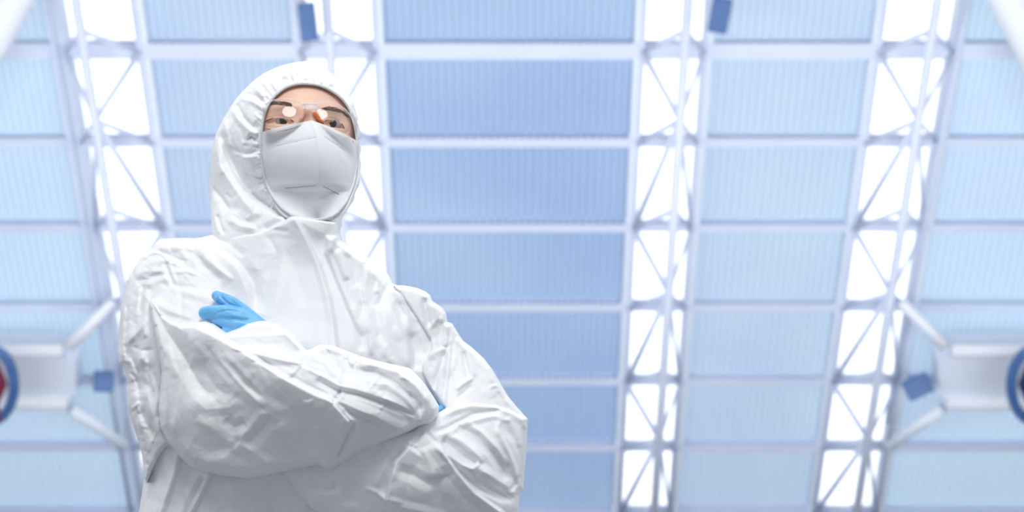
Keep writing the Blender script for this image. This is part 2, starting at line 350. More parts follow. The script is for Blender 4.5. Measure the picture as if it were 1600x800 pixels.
# ================================================================== PERSON
# ---- fold map: strokes laid on the cloth as ridges (+) and valleys (-), heights in mm
GX0, GY0, GX1, GY1 = 150, 60, 860, 1010
class HMap:
    def __init__(s): s.A = np.zeros((GY1 - GY0, GX1 - GX0))
    def S(s, pts, h, wl, wr=None, p=1.25, tp=(.18, .18)):
        wr = wl if wr is None else wr; P = np.array(pts, float); m = max(wl, wr) + 2
        x0, y0 = np.floor(P.min(0) - m).astype(int); x1, y1 = np.ceil(P.max(0) + m).astype(int)
        x0 = max(x0, GX0); y0 = max(y0, GY0); x1 = min(x1, GX1); y1 = min(y1, GY1)
        if x1 <= x0 or y1 <= y0: return s
        X, Y = np.meshgrid(np.arange(x0, x1) + .0, np.arange(y0, y1) + .0)
        best = np.full(X.shape, 1e9); side = np.zeros(X.shape); par = np.zeros(X.shape)
        L = np.r_[0, np.cumsum(np.linalg.norm(np.diff(P, axis=0), axis=1))]
        for i in range(len(P) - 1):
            d = P[i + 1] - P[i]; l2 = d @ d + 1e-9
            t = np.clip(((X - P[i, 0]) * d[0] + (Y - P[i, 1]) * d[1]) / l2, 0, 1)
            dx, dy = X - P[i, 0] - t * d[0], Y - P[i, 1] - t * d[1]; q = np.hypot(dx, dy)
            k = q < best; best = np.where(k, q, best); side = np.where(k, d[0] * dy - d[1] * dx, side); par = np.where(k, L[i] + t * math.sqrt(l2), par)
        wd = np.where(side > 0, wr, wl); u = par / L[-1]
        tap = np.clip(u / tp[0], 0, 1) if tp[0] else 1.0
        tap2 = np.clip((1 - u) / tp[1], 0, 1) if tp[1] else 1.0
        tap = (tap * (2 - tap)) if tp[0] else 1.0; tap2 = (tap2 * (2 - tap2)) if tp[1] else 1.0
        s.A[y0 - GY0:y1 - GY0, x0 - GX0:x1 - GX0] += h * np.clip(1 - best / wd, 0, 1) ** max(1.0, p - .2) * tap * tap2
        return s
    def soft(s, k=1):
        A = s.A
        for _ in range(k):
            if A is s.A: B = s.A
            A = (np.roll(A, 1, 0) + 2 * A + np.roll(A, -1, 0)) / 4; A = (np.roll(A, 1, 1) + 2 * A + np.roll(A, -1, 1)) / 4
        s.A = .45 * A + .55 * B; return s
    def get(s, px, py):
        x = np.clip(px - GX0, 0, s.A.shape[1] - 1.01); y = np.clip(py - GY0, 0, s.A.shape[0] - 1.01)
        i, j = x.astype(int), y.astype(int); a, b = x - i, y - j; A = s.A
        return (A[j, i] * (1 - a) + A[j, i + 1] * a) * (1 - b) + (A[j + 1, i] * (1 - a) + A[j + 1, i + 1] * a) * b
    def crumple(s, n, box, L, h, w, ang=None, spread=.5, seed=1):
        r = random.Random(seed)
        for _ in range(n):
            x, y = r.uniform(box[0], box[2]), r.uniform(box[1], box[3]); a = (ang if ang is not None else r.uniform(0, 3.14)) + r.uniform(-spread, spread)
            l = r.uniform(.5, 1) * L; b = a + r.uniform(-.5, .5)
            pts = [(x, y), (x + l / 2 * math.cos(a), y + l / 2 * math.sin(a)), (x + l / 2 * (math.cos(a) + math.cos(b)), y + l / 2 * (math.sin(a) + math.sin(b)))]
            s.S(pts, h * r.uniform(.4, 1) * r.choice((1, 1, -1)), w * r.uniform(.3, 1.9), w * r.uniform(.3, 1.9), 1.1, (.4, .4))
        return s

def rbf(ctrl, vals):
    P = np.array(ctrl, float) / 100.; n = len(P)
    def k(r): return np.where(r > 0, r * r * np.log(r + 1e-12), 0)
    Dm = np.linalg.norm(P[:, None] - P[None], axis=2); K = k(Dm) + np.eye(n) * .002
    A = np.zeros((n + 3, n + 3)); A[:n, :n] = K; A[:n, n] = 1; A[:n, n + 1:] = P; A[n, :n] = 1; A[n + 1:, :n] = P.T
    c = np.linalg.solve(A, np.r_[np.array(vals, float), 0, 0, 0])
    def f(px, py):
        px = np.asarray(px, float) / 100.; py = np.asarray(py, float) / 100.
        r = c[n] + c[n + 1] * px + c[n + 2] * py
        for i in range(n): r = r + c[i] * k(np.hypot(px - P[i, 0], py - P[i, 1]))
        return r
    return f
def inside(poly, X, Y):
    r = np.zeros(X.shape, bool); n = len(poly)
    for i in range(n):
        x0, y0 = poly[i][:2]; x1, y1 = poly[(i + 1) % n][:2]
        if y0 == y1: continue
        c = ((y0 > Y) != (y1 > Y)) & (X < (x1 - x0) * (Y - y0) / (y1 - y0) + x0); r ^= c
    return r
def near(poly, X, Y, R0):
    """distance to the outline, distance / edge radius, nearest point"""
    best = np.full(X.shape, 1e9); nx = X.copy(); ny = Y.copy(); rel = np.full(X.shape, 1e9); n = len(poly)
    for i in range(n):
        a = poly[i]; b = poly[(i + 1) % n]; Re = a[2] if len(a) > 2 else R0
        dx, dy = b[0] - a[0], b[1] - a[1]; l2 = dx * dx + dy * dy + 1e-9
        t = np.clip(((X - a[0]) * dx + (Y - a[1]) * dy) / l2, 0, 1); qx, qy = a[0] + t * dx, a[1] + t * dy
        d = np.hypot(X - qx, Y - qy); k = d < best; best = np.where(k, d, best); nx = np.where(k, qx, nx); ny = np.where(k, qy, ny)
        rel = np.minimum(rel, d / Re)
    return best, rel, nx, ny
def chaikin(poly, k=1):
    for _ in range(k):
        q = []; n = len(poly)
        for i in range(n):
            a, b = poly[i], poly[(i + 1) % n]; e = (a[2],) if len(a) > 2 else ()
            f = .22
            q.append((a[0] + f * (b[0] - a[0]), a[1] + f * (b[1] - a[1])) + e); q.append((b[0] + f * (a[0] - b[0]), b[1] + f * (a[1] - b[1])) + e)
        poly = q
    return poly
def inflate(outer, front, T, H=None, R0=40, hole=None, step=1.6, back=1.0, sm=1, hmul=1.0, fix=None):
    """closed garment shell: outline, front surface depth, thickness; returns V, F, (px,py)"""
    outer = chaikin(outer, sm); xs = [p[0] for p in outer]; ys = [p[1] for p in outer]
    gx = np.arange(min(xs) - 2 * step, max(xs) + 2 * step, step); gy = np.arange(min(ys) - 2 * step, max(ys) + 2 * step, step)
    X, Y = np.meshgrid(gx, gy); ins = inside(outer, X, Y); d, rel, nx, ny = near(outer, X, Y, R0)
    PX = np.where(ins, X, nx); PY = np.where(ins, Y, ny); rel = np.where(ins, rel, 0); dd = np.where(ins, d, 0)
    # pull the first ring of inside points cleanly onto the outline if very near
    snap = ins & (d < .3 * step); PX = np.where(snap, nx, PX); PY = np.where(snap, ny, PY); rel = np.where(snap, 0, rel); dd = np.where(snap, 0, dd)
    onb = ~ins | snap
    cell = ins[:-1, :-1] | ins[1:, :-1] | ins[:-1, 1:] | ins[1:, 1:]
    hc = None
    if hole is not None:
        hole = chaikin(hole, 2); hin = inside(hole, X, Y); hd, _, hx, hy = near(hole, X, Y, 10)
    u = np.clip(rel, 0, 1); g = np.sqrt(np.clip(1 - (1 - u) ** 2, 0, 1))
    fpx, fpy = PX.copy(), PY.copy()
    if hole is not None:
        fpx = np.where(hin, hx, fpx); fpy = np.where(hin, hy, fpy)
    Yf = front(fpx, fpy)
    hf = (H.get(fpx, fpy) * np.clip(dd / 7, 0, 1) * .001 * hmul) if H is not None else 0
    if fix is not None: hf = hf * fix(fpx, fpy)
    Yfront = Yf + T * (1 - g) - hf
    Yback = front(PX, PY) + T + T * back * g
    idf = np.full(X.shape, -1); V = []; pix = []
    use = np.zeros(X.shape, bool); use[:-1, :-1] |= cell; use[1:, :-1] |= cell; use[:-1, 1:] |= cell; use[1:, 1:] |= cell
    idf[use] = np.arange(use.sum()); nf = use.sum()
    V1 = at(fpx[use], fpy[use], Yfront[use])
    ub = use & ~onb; idb = idf.copy(); idb[ub] = nf + np.arange(ub.sum()); V2 = at(PX[ub], PY[ub], Yback[ub])
    def quads(I, c, flip):
        a, b, cc, e = I[:-1, :-1][c], I[:-1, 1:][c], I[1:, 1:][c], I[1:, :-1][c]
        return np.stack([a, e, cc, b] if not flip else [a, b, cc, e], 1)
    cf = cell.copy()
    if hole is not None:
        cf &= ~(hin[:-1, :-1] & hin[1:, :-1] & hin[:-1, 1:] & hin[1:, 1:])
    Q = np.concatenate([quads(idf, cf, False), quads(idb, cell, True)])
    return np.concatenate([V1, V2]), Q
def clean(me, dist=.0003):
    bm = bmesh.new(); bm.from_mesh(me); bmesh.ops.remove_doubles(bm, verts=bm.verts[:], dist=dist)
    bmesh.ops.dissolve_degenerate(bm, dist=1e-5, edges=bm.edges[:])
    lo = [v for v in bm.verts if not v.link_faces]; bmesh.ops.delete(bm, geom=lo, context='VERTS')
    for f in bm.faces: f.smooth = True
    bm.to_mesh(me); bm.free(); me.update()
def garment(name, parts, parent, m='suit', clean_d=.0003):
    Vs, Fs, k = [], [], 0
    for V, Q in parts: Vs.append(V); Fs.append(Q + k); k += len(V)
    me = mesh_np(name, np.concatenate(Vs), np.concatenate(Fs)); clean(me, clean_d)
    return link(name, me, parent, [M[m]])
def ctrlf(c): return rbf([(a, b) for a, b, _ in c], [v for _, _, v in c])

pfoot = at(470, 700, 2.44); pfoot[2] = 0
person = empty('person', tuple(pfoot), 'person in a white hooded protective suit, face mask and clear goggles standing with folded arms', 'person')

# ---------------- head
YAW, TILT = 15, 9
hf_ = dirv(YAW, TILT); hr = np.cross(hf_, [0, 0, 1.0]); hr /= np.linalg.norm(hr); hr = hr if hr[0] > 0 else -hr
hu = np.cross(hr, hf_); hu = hu if hu[2] > 0 else -hu
# slight roll
ro = R(4); hr, hu = hr * math.cos(ro) - hu * math.sin(ro), hu * math.cos(ro) + hr * math.sin(ro)
HA, HB, HC = .088, .098, .116
def ell_hit(px, py, grow=0.0):
    d = ray(px, py); d = d / np.linalg.norm(d, axis=-1, keepdims=True)
    a, b, c = HA + grow, HB + grow, HC + grow; Mx = np.stack([hr / a, hf_ / b, hu / c])
    o = Mx @ (C0 - HEADC); q = d @ Mx.T
    A = (q * q).sum(-1); B = (q * o).sum(-1); Cc = o @ o - 1
    disc = np.clip(B * B - A * Cc, 0, None); t = (-B - np.sqrt(disc)) / A
    return (C0 + d * t[..., None])[..., 1]

eyeL = [(413.5, 191.3), (418, 188.2), (425, 185.4), (434, 183.0), (443, 182.8), (451, 185.2), (456, 188.3), (458.5, 191), (452, 192.3), (440, 192.8), (428, 192.5), (419, 192.2)]
eyeR = [(506.5, 190.5), (510, 188.2), (516, 186.6), (523, 187.0), (530, 190.2), (535.5, 196), (538.5, 201.5), (532, 200.2), (525, 198.8), (517, 197.5), (511, 195)]
nth, nph = 250, 420
th = np.concatenate([np.linspace(.002, 1.15, 190), np.linspace(1.17, math.pi - .002, nth - 190)]); ph = np.linspace(0, 2 * math.pi, nph, endpoint=False)
TH, PH = np.meshgrid(th, ph, indexing='ij')
P = HEADC + (np.sin(TH) * np.cos(PH))[..., None] * hr * HA + np.cos(TH)[..., None] * hf_ * HB + (np.sin(TH) * np.sin(PH))[..., None] * hu * HC
# chin narrows
zz = ((P - HEADC) @ hu) / HC; xx = ((P - HEADC) @ hr)
P = P - (xx * np.clip(-zz, 0, 1) ** 2 * .32)[..., None] * hr
px, py = proj(P); frontw = np.clip(((P - HEADC) @ hf_) / .03, 0, 1)
def G(cx, cy, sx_, sy_, rot=0):
    c, s = math.cos(R(rot)), math.sin(R(rot)); dx, dy = px - cx, py - cy
    return np.exp(-.5 * (((dx * c + dy * s) / sx_) ** 2 + ((-dx * s + dy * c) / sy_) ** 2))
dsp = 4.0 * G(440, 166, 17, 5, -3) + 4.0 * G(523, 171, 15, 5, 10)
dsp += -9.5 * G(440, 185, 16, 8.5) - 9.0 * G(521, 190, 13, 8.5, 12)
dsp += 3.0 * G(484, 168, 9, 14)
for t in np.linspace(0, 1, 9):
    dsp += (3.0 + 3.4 * t) * G(484 + 9 * t, 176 + 60 * t, 6.0 + 4 * t, 8)
dsp += 4 * G(428, 214, 16, 10) + 3 * G(535, 220, 12, 10) + 4 * G(500, 262, 20, 8)
# eyeball seats: lids bulge round the eye, opening recessed
X_, Y_ = px, py
def lid(poly):
    dd, _, _, _ = near(poly, X_, Y_, 10); i = inside(poly, X_, Y_); return np.where(i, -dd, dd)
sdL, sdR = lid(eyeL), lid(eyeR)
for sd, c, r_ in ((sdL, (437, 186), -4), (sdR, (522, 192), 14)):
    dsp += 5.0 * G(c[0], c[1], 13, 6.5, r_)
    dsp += -5.5 * np.clip((-sd - .1) / 1.6, 0, 1)
    dsp += 1.2 * np.exp(-.5 * ((sd - 1.2) / 1.0) ** 2) * (Y_ < c[1] + 1)
    dsp += -1.3 * np.exp(-.5 * ((sd - 3.6) / .8) ** 2) * (Y_ < c[1] - 2)
    dsp += -1.0 * np.exp(-.5 * ((sd - 6.5) / 1.2) ** 2) * (Y_ > c[1] + 5)
P = P + (dsp * .001 * frontw)[..., None] * hf_
V = P.reshape(-1, 3); idx = np.arange(nth * nph).reshape(nth, nph)
a = idx[:-1]; b = np.roll(idx, -1, 1)[:-1]; c = np.roll(idx, -1, 1)[1:]; d = idx[1:]
Q = np.stack([a, d, c, b], -1).reshape(-1, 4).tolist() + [list(range(nph))[::1], list(range((nth - 1) * nph, nth * nph))[::-1]]
me = mesh_np('body', V, Q)
bm = bmesh.new(); bm.from_mesh(me)
# neck and torso core under the clothing, joined to the head as one skin
import mathutils
def ringloft(bm, rings, n=28):
    prev = None; first = None
    for (c, a, b) in rings:
        vs = [bm.verts.new((c[0] + a * math.cos(t), c[1] + b * math.sin(t), c[2])) for t in np.linspace(0, 2 * math.pi, n, endpoint=False)]
        if prev:
            for i in range(n): bm.faces.new((prev[i], prev[(i + 1) % n], vs[(i + 1) % n], vs[i]))
        else: bm.faces.new(vs[::-1])
        prev = vs
    bm.faces.new(prev)
hc = HEADC
ringloft(bm, [((-.31, 2.42, .95), .12, .09), ((-.31, 2.42, 1.05), .115, .08), ((-.31, 2.42, 1.2), .125, .085), ((-.32, 2.425, 1.3), .14, .075), ((-.325, 2.43, 1.36), .10, .06), ((-.335, 2.43, 1.40), .058, .058), ((hc[0] - .0, 2.42, 1.50), .055, .06), ((hc[0], hc[1], hc[2]), .05, .06)])
for f in bm.faces: f.smooth = True
bmesh.ops.recalc_face_normals(bm, faces=bm.faces[:])
bm.to_mesh(me); bm.free()
body = link('body', me, person, [M['skin']])
# BVH for placing things on the face
from mathutils.bvhtree import BVHTree
def bvh(o):
    return BVHTree.FromPolygons([v.co[:] for v in o.data.vertices], [p.vertices[:] for p in o.data.polygons])
body_b = bvh(body)
def hitY(b, px, py, dflt=2.33):
    dd = Vector(ray(px, py)).normalized(); h = b.ray_cast(Vector(C0), dd); return h[0].y if h[0] else dflt
# eyes
em = bpy.data.materials.new('eye'); em.use_nodes = True; n = em.node_tree; bs = n.nodes['Principled BSDF']; bs.inputs['Roughness'].default_value = .08
tcn = n.nodes.new('ShaderNodeTexCoord'); ln = n.nodes.new('ShaderNodeVectorMath'); ln.operation = 'DOT_PRODUCT'
nrm = n.nodes.new('ShaderNodeVectorMath'); nrm.operation = 'NORMALIZE'
gaze = dirv(9, -3); ln.inputs[1].default_value = tuple(gaze)
r = n.nodes.new('ShaderNodeValToRGB'); e = r.color_ramp.elements
n.links.new(tcn.outputs['Object'], nrm.inputs[0]); n.links.new(nrm.outputs[0], ln.inputs[0]); n.links.new(ln.outputs['Value'], r.inputs[0]); n.links.new(r.outputs[0], bs.inputs['Base Color'])
e[0].position = 0; e[0].color = (.42, .38, .39, 1); e[1].position = 1; e[1].color = (.004, .004, .005, 1)
for p_, c_ in ((.866, (.33, .30, .32, 1)), (.882, (.015, .01, .01, 1)), (.91, (.035, .02, .016, 1)), (.97, (.03, .018, .014, 1)), (.978, (.004, .004, .005, 1))):
    q = e.new(p_); q.color = c_
for (cx, cy, poly) in ((443, 188, eyeL), (519.5, 192.8, eyeR)):
    yl = ell_hit(np.array(cx), np.array(cy)); r_ = .0135
    yy = min(hitY(body_b, x, y) for x, y in ((cx, cy - 9), (cx, cy + 8)))
    c = at(cx, cy, yy + .0036)                     # front of the cornea just behind the lids
    gz = dirv(9, -3); c = c - gz * r_
    me = bpy.data.meshes.new('eyeball'); bm = bmesh.new(); bmesh.ops.create_uvsphere(bm, u_segments=40, v_segments=28, radius=r_)
    for f in bm.faces: f.smooth = True
    bm.to_mesh(me); bm.free()
    o = link('eyeball', me, body, [em]); o.location = c
    up_ = [p for p in poly if True]
# lashes and brows
for poly, k in ((eyeL, 8), (eyeR, 7)):
    mbl = MB(); up_ = poly[:k]
    mbl.tube([at(x, y - .2, hitY(body_b, x, y - 1.2) - .0006) for x, y in up_], [.0003] + [.0007] * (k - 2) + [.0004], 6)
    for i in range(34):
        t = (i + .5) / 34 * (k - 1); j = int(t); f = t - j; x = up_[j][0] * (1 - f) + up_[j + 1][0] * f; y = up_[j][1] * (1 - f) + up_[j + 1][1] * f
        y0 = hitY(body_b, x, y - 1.2) - .0008; sg = (x - np.mean([q[0] for q in up_])) / 20
        mbl.tube([at(x, y, y0), at(x + sg * 1.2 + random.uniform(-.3, .3), y - .6, y0 - .003), at(x + sg * 2.2 + random.uniform(-.6, .6), y - 1.6, y0 - .005)], [.0002, .00014, .00006], 4)
    mbl.build('eyelash', M['hair'], body, True)
def brow(pts, th_, name):
    mb = MB(); P = np.array(pts, float)
    for i in range(420):
        t = random.random() * (len(P) - 1); j = int(t); f = t - j; c = P[j] * (1 - f) + P[j + 1] * f; tt = t / (len(P) - 1)
        w_ = np.interp(tt, np.linspace(0, 1, len(th_)), th_); x, y = c[0], c[1] + random.uniform(-.5, .5) * w_
        d = P[min(j + 1, len(P) - 1)] - P[j]; d /= np.linalg.norm(d) + 1e-9; l = random.uniform(3, 5)
        x2, y2 = x + d[0] * l, y + d[1] * l + random.uniform(-1.5, .3)
        ya = hitY(body_b, x, y); yb = hitY(body_b, x2, y2)
        mb.tube([at(x, y, ya + .0002), at((x + x2) / 2, (y + y2) / 2, (ya + yb) / 2 - .0012), at(x2, y2, yb - .0006)], [.00012, .00012, .00005], 4)
    mb.build('eyebrow', M['brow'], body, True)
brow([(457, 165), (445, 162), (433, 161), (424, 162.5)], (6, 6, 4.5, 2), 0)
brow([(501, 171), (513, 169.5), (525, 171), (536, 176), (543, 182)], (4, 6, 6, 5, 2.5), 0)

# ---------------- hood
OPEN = [(475, 130.5), (462, 131.5), (447, 136), (434, 145), (422, 158), (414, 174), (409.5, 195), (408, 220), (408.5, 250), (413, 278), (424, 304), (438, 323), (455, 335), (480, 343), (505, 343), (525, 335), (541, 315), (552, 290), (557, 262), (558, 235), (557, 210), (553, 190), (546, 170), (533, 152), (514, 139), (495, 132)]
OY = [2.318, 2.319, 2.323, 2.33, 2.34, 2.347, 2.352, 2.354, 2.35, 2.343, 2.333, 2.322, 2.310, 2.296, 2.295, 2.300, 2.315, 2.335, 2.348, 2.355, 2.357, 2.355, 2.350, 2.340, 2.328, 2.321]
rimY = []
for (x, y), v in zip(OPEN, OY):
    rimY.append(min(v, float(ell_hit(np.array(x), np.array(y))) - .006) if y < 300 else v)
hood_c = [(x, y, v - .001) for (x, y), v in zip(OPEN, rimY)][::1]
hood_c += [(345, 250, 2.415), (352, 190, 2.415), (400, 128, 2.40), (470, 104, 2.372), (535, 140, 2.365), (563, 200, 2.385), (564, 260, 2.385), (550, 318, 2.37), (340, 320, 2.40), (345, 368, 2.358), (370, 366, 2.338), (400, 363, 2.322), (430, 352, 2.308), (450, 345, 2.302), (520, 360, 2.33), (380, 250, 2.375), (385, 175, 2.372), (375, 310, 2.372), (430, 120, 2.36), (480, 114, 2.335), (400, 400, 2.34), (500, 400, 2.34)]
hoodf = ctrlf(hood_c)
HH = HMap()
S = HH.S
S([(344, 205), (350, 222), (358, 242), (373, 276), (386, 294), (402, 310), (438, 334), (456, 340)], -13, 16, 7, 1.0)
S([(341, 215), (340, 236), (343, 258), (362, 288), (384, 318), (408, 338)], 10, 12, 20, 1.2)
S([(352, 215), (366, 248), (382, 282), (398, 302)], 4, 9, 8, 1.2)
S([(330, 290), (344, 306), (360, 330)], -5, 5, 12)
S([(410, 361), (430, 350), (455, 340)], -5, 9, 4)
S([(364, 232), (382, 240), (404, 236)], -4, 6, 6); S([(368, 240), (385, 247), (408, 244)], 4, 6, 6)
S([(384, 270), (400, 277), (418, 279)], -4, 8, 4); S([(374, 288), (392, 300), (416, 300)], 4, 8, 8)
S([(397, 126), (410, 135), (417, 146)], -5, 5, 7, tp=(.1, .3)); S([(390, 131), (404, 142), (412, 152)], 4, 6, 5)
S([(376, 145), (398, 150), (416, 161)], -4.5, 6, 5); S([(371, 152), (392, 158), (411, 168)], 4, 6, 6)
S([(368, 160), (374, 172), (384, 188), (405, 204)], -6, 5, 9, tp=(.1, .2)); S([(362, 168), (372, 186), (388, 202), (404, 212)], 4.5, 8, 7)
S([(350, 186), (352, 205), (360, 232)], 5, 7, 7); S([(384, 222), (392, 214), (402, 218)], -4, 5, 5)
S([(375, 196), (380, 215), (386, 232)], -3.5, 5, 5); S([(388, 205), (386, 222), (376, 224)], 3, 5, 5)
S([(358, 340), (372, 352), (400, 358)], 4, 8, 10); S([(340, 335), (344, 352), (350, 366)], -5, 5, 5); S([(333, 330), (337, 350), (342, 366)], 4, 4, 4)
S([(435, 118), (450, 112), (470, 112)], 3, 7, 7); S([(440, 122), (446, 130), (444, 138)], -3, 4, 4); S([(480, 104), (505, 112), (522, 128)], 3, 6, 6)
S([(515, 132), (530, 146), (540, 158)], -3, 4, 4)
S([(420, 288), (440, 318), (452, 330)], 3, 7, 5)
HH.crumple(34, (350, 125, 412, 335), 22, 2.0, 6, None, .5, 3); HH.crumple(12, (332, 250, 440, 365), 34, 1.5, 9, .8, .6, 4); HH.crumple(14, (420, 104, 540, 135), 20, 2.4, 6, .3, .6, 5)
rr = random.Random(5)
OC = chaikin(OPEN, 2); ocx, ocy = 484, 235
for i in range(0, len(OC)):                     # elastic gathers, short and radial
    x, y = OC[i]; x += rr.uniform(-2, 2); y += rr.uniform(-2, 2)
    dx, dy = x - ocx, y - ocy; l = math.hypot(dx, dy); dx /= l; dy /= l
    L = rr.uniform(9, 24) if x < 470 else rr.uniform(6, 12); t = rr.uniform(-.35, .35); ex, ey = dx * math.cos(t) - dy * math.sin(t), dx * math.sin(t) + dy * math.cos(t)
    S([(x, y), (x + ex * L * .5, y + ey * L * .5), (x + ex * L, y + ey * L)], rr.choice((-1, 1)) * rr.uniform(1.5, 3.2), rr.uniform(2, 3.6), rr.uniform(2, 3.6), 1.2, (.05, .5))
HH.soft(1)
hood_out = [(333, 372), (329, 335), (327, 300), (327.5, 270), (330, 240), (336, 212), (347, 188), (352, 181), (364, 161), (374, 148), (396, 126), (413, 114), (432, 105), (455, 98), (475, 95.5), (492, 98), (508, 107), (522, 118), (537, 139), (545, 152), (552, 158), (557, 176), (560, 186), (558, 192), (564, 204), (563, 214), (560, 220), (565, 232), (562, 245), (565, 258), (561, 272), (563, 287), (555, 301), (554, 312), (545, 325), (541, 332), (534, 341), (535, 352), (531, 362), (535, 376), (533, 400), (480, 420), (400, 420), (345, 400)]
def hoodfix(px, py):
    dd, _, _, _ = near(OC, px, py, 10); return np.clip(dd / 5, .25, 1)
def hood_front(px, py):
    y = hoodf(px, py); d = ray(px, py); d = d / np.linalg.norm(d, axis=-1, keepdims=True)
    Mx = np.stack([hr / (HA + .006), hf_ / (HB + .006), hu / (HC + .006)]); o = Mx @ (C0 - HEADC); q = d @ Mx.T
    ok = (q * o).sum(-1) ** 2 - (q * q).sum(-1) * (o @ o - 1) > 0
    return np.where(ok & (py < 300), np.minimum(y, ell_hit(px, py, .006)), y)
V, Q = inflate(hood_out, hood_front, .055, HH, R0=17, hole=OPEN, sm=1, fix=hoodfix, hmul=2.0)
hood = garment('hood', [(V, Q)], person)
rim = []
OCf = chaikin(OPEN, 2); rf = ctrlf([(x, y, v) for (x, y), v in zip(OPEN, rimY)])
rim_px = np.array([p[:2] for p in OCf]); ry = hood_front(rim_px[:, 0], rim_px[:, 1])
MB().tube([at(x, y, yv - .001) for (x, y), yv in zip(rim_px, ry)], .0021, 8, True).build('hood_edging', M['rim'], hood, True)
mb = MB()                                        # overlock stitches round the edging
for i in range(len(rim_px)):
    for f in (0, .5):
        x, y = rim_px[i] * (1 - f) + rim_px[(i + 1) % len(rim_px)] * f; dx, dy = x - ocx, y - ocy; l = math.hypot(dx, dy); yv = float(hood_front(np.array(x), np.array(y)))
        mb.tube([at(x - dx / l * 1.4, y - dy / l * 1.4, yv - .003), at(x + dx / l * 2.6, y + dy / l * 2.6, yv - .0028)], .0006, 4)
mb.build('stitching', M['rim'], hood, True)

# ---------------- mask
mroot = None
rows = [  # left edge, ridge, right edge ; ridge forward (m from face ellipsoid)
    ((412, 208), (487, 188.5), (553, 222), .013), ((410.5, 216), (493, 197), (554.5, 230), .024), ((410, 228), (496.5, 213), (555.5, 240), .034),
    ((410.5, 245), (499, 235), (556, 252), .043), ((413, 262), (500, 260), (555.5, 266), .048), ((418, 280), (499, 281), (553, 280), .050),
    ((424, 293), (497, 292), (549, 293), .050), ((431, 307), (496.5, 308), (543, 307), .037), ((440, 320), (496, 322), (535, 319), .020), ((452, 331), (496, 333), (523, 331), .010), ((468, 338), (496, 340), (510, 339), .006)]
rows = np.array([[*a, *b, *c, e] for a, b, c, e in rows], float); rows[:, 0] -= 7; rows[:, 4] += 7; rows[1:, 1] += 1; rows[-3:, [1, 5]] += 6; rows[-1, 3] += 4
def crm(A, t):
    n = len(A); x = t * (n - 1); i = min(int(x), n - 2); f = x - i
    p0, p1, p2, p3 = A[max(i - 1, 0)], A[i], A[i + 1], A[min(i + 2, n - 1)]
    return .5 * ((2 * p1) + (-p0 + p2) * f + (2 * p0 - 5 * p1 + 4 * p2 - p3) * f * f + (-p0 + 3 * p1 - 3 * p2 + p3) * f ** 3)
NR, NC = 90, 46
def maskpt(r, side, u):
    """side -1 left, +1 right; u 0 at the ridge, 1 at the edge"""
    ly = float(ell_hit(np.array(488.), np.array(min(r[3], 300.))))
    ridge = at(r[2], r[3], ly - r[6])
    ex, ey = (r[0], r[1]) if side < 0 else (r[4], r[5])
    # edge sits on the cheek
    yy = float(np.clip(np.interp(ey, [200, 240, 280, 310, 340], [2.333, 2.338, 2.332, 2.322, 2.310]), 2.2, 2.4)) + (.012 if side > 0 else 0)
    yy = float(rf(ex, ey)) + .001
    edge = at(ex, ey, yy)
    mid = (ridge * .5 + edge * .5) - np.array([-side * .0, 1, 0]) * (.019 if side < 0 else .016) * np.clip((ridge[1] - edge[1]) / -.06, .3, 1) + side * np.array([.004, 0, 0])
    return (1 - u) ** 2 * ridge + 2 * u * (1 - u) * mid + u * u * edge
V = []
for i in range(NR):
    r = crm(rows, i / (NR - 1)); prof = [maskpt(r, -1, u) for u in np.linspace(1, 0, NC)] + [maskpt(r, 1, u) for u in np.linspace(0, 1, NC)[1:]]
    V += prof
W = 2 * NC - 1; V = np.array(V)
mpx, mpy = proj(V); OM = chaikin(OPEN, 2); dd_, _, nx_, ny_ = near(OM, mpx, mpy, 10); in_ = inside(OM, mpx, mpy)
lim = rf(nx_, ny_) + .0025 - np.where(in_, dd_, 0) * .0042; V[:, 1] = np.maximum(V[:, 1], lim - np.clip(228 - mpy, 0, 99) * .0022)
mpx, mpy = proj(V); MH = HMap()
MH.S([(432, 228), (463, 221), (494, 214)], -1.2, 2.6, 2.6); MH.S([(446, 294), (470, 291.5), (495, 289.5)], -2.0, 3, 3)
MH.S([(505, 213), (524, 226), (541, 238)], -2.2, 3.5, 3); MH.S([(506, 290), (531, 305)], -1.6, 3, 3)
MH.S([(487, 189), (497, 213), (500, 250), (498, 290)], 1.6, 3.5, 3.5, tp=(.05, .05)); MH.S([(476, 298), (492, 309), (515, 302)], -1.6, 6, 6); MH.S([(458, 299), (480, 308)], -1.2, 5, 5)
MH.S([(515, 210), (535, 222), (548, 236)], 1.6, 5, 5); MH.S([(520, 207), (540, 224)], -1.4, 4, 4); MH.S([(535, 245), (545, 262), (545, 285)], 1.2, 6, 6)
MH.S([(412, 212), (440, 206), (470, 195), (487, 190)], 1.0, 2, 2, tp=(.1, .1)); MH.S([(425, 250), (432, 275)], 1.0, 8, 8)
V[:, 1] -= MH.get(mpx, mpy) * .001
idx = np.arange(NR * W).reshape(NR, W); Q = np.stack([idx[:-1, :-1], idx[1:, :-1], idx[1:, 1:], idx[:-1, 1:]], -1).reshape(-1, 4)
me = mesh_np('face_mask', V, Q); mask = link('face_mask', me, person, [M['mask']])
sm_ = mask.modifiers.new('thickness', 'SOLIDIFY'); sm_.thickness = .0012; sm_.offset = 0
mask_b = bvh(mask)
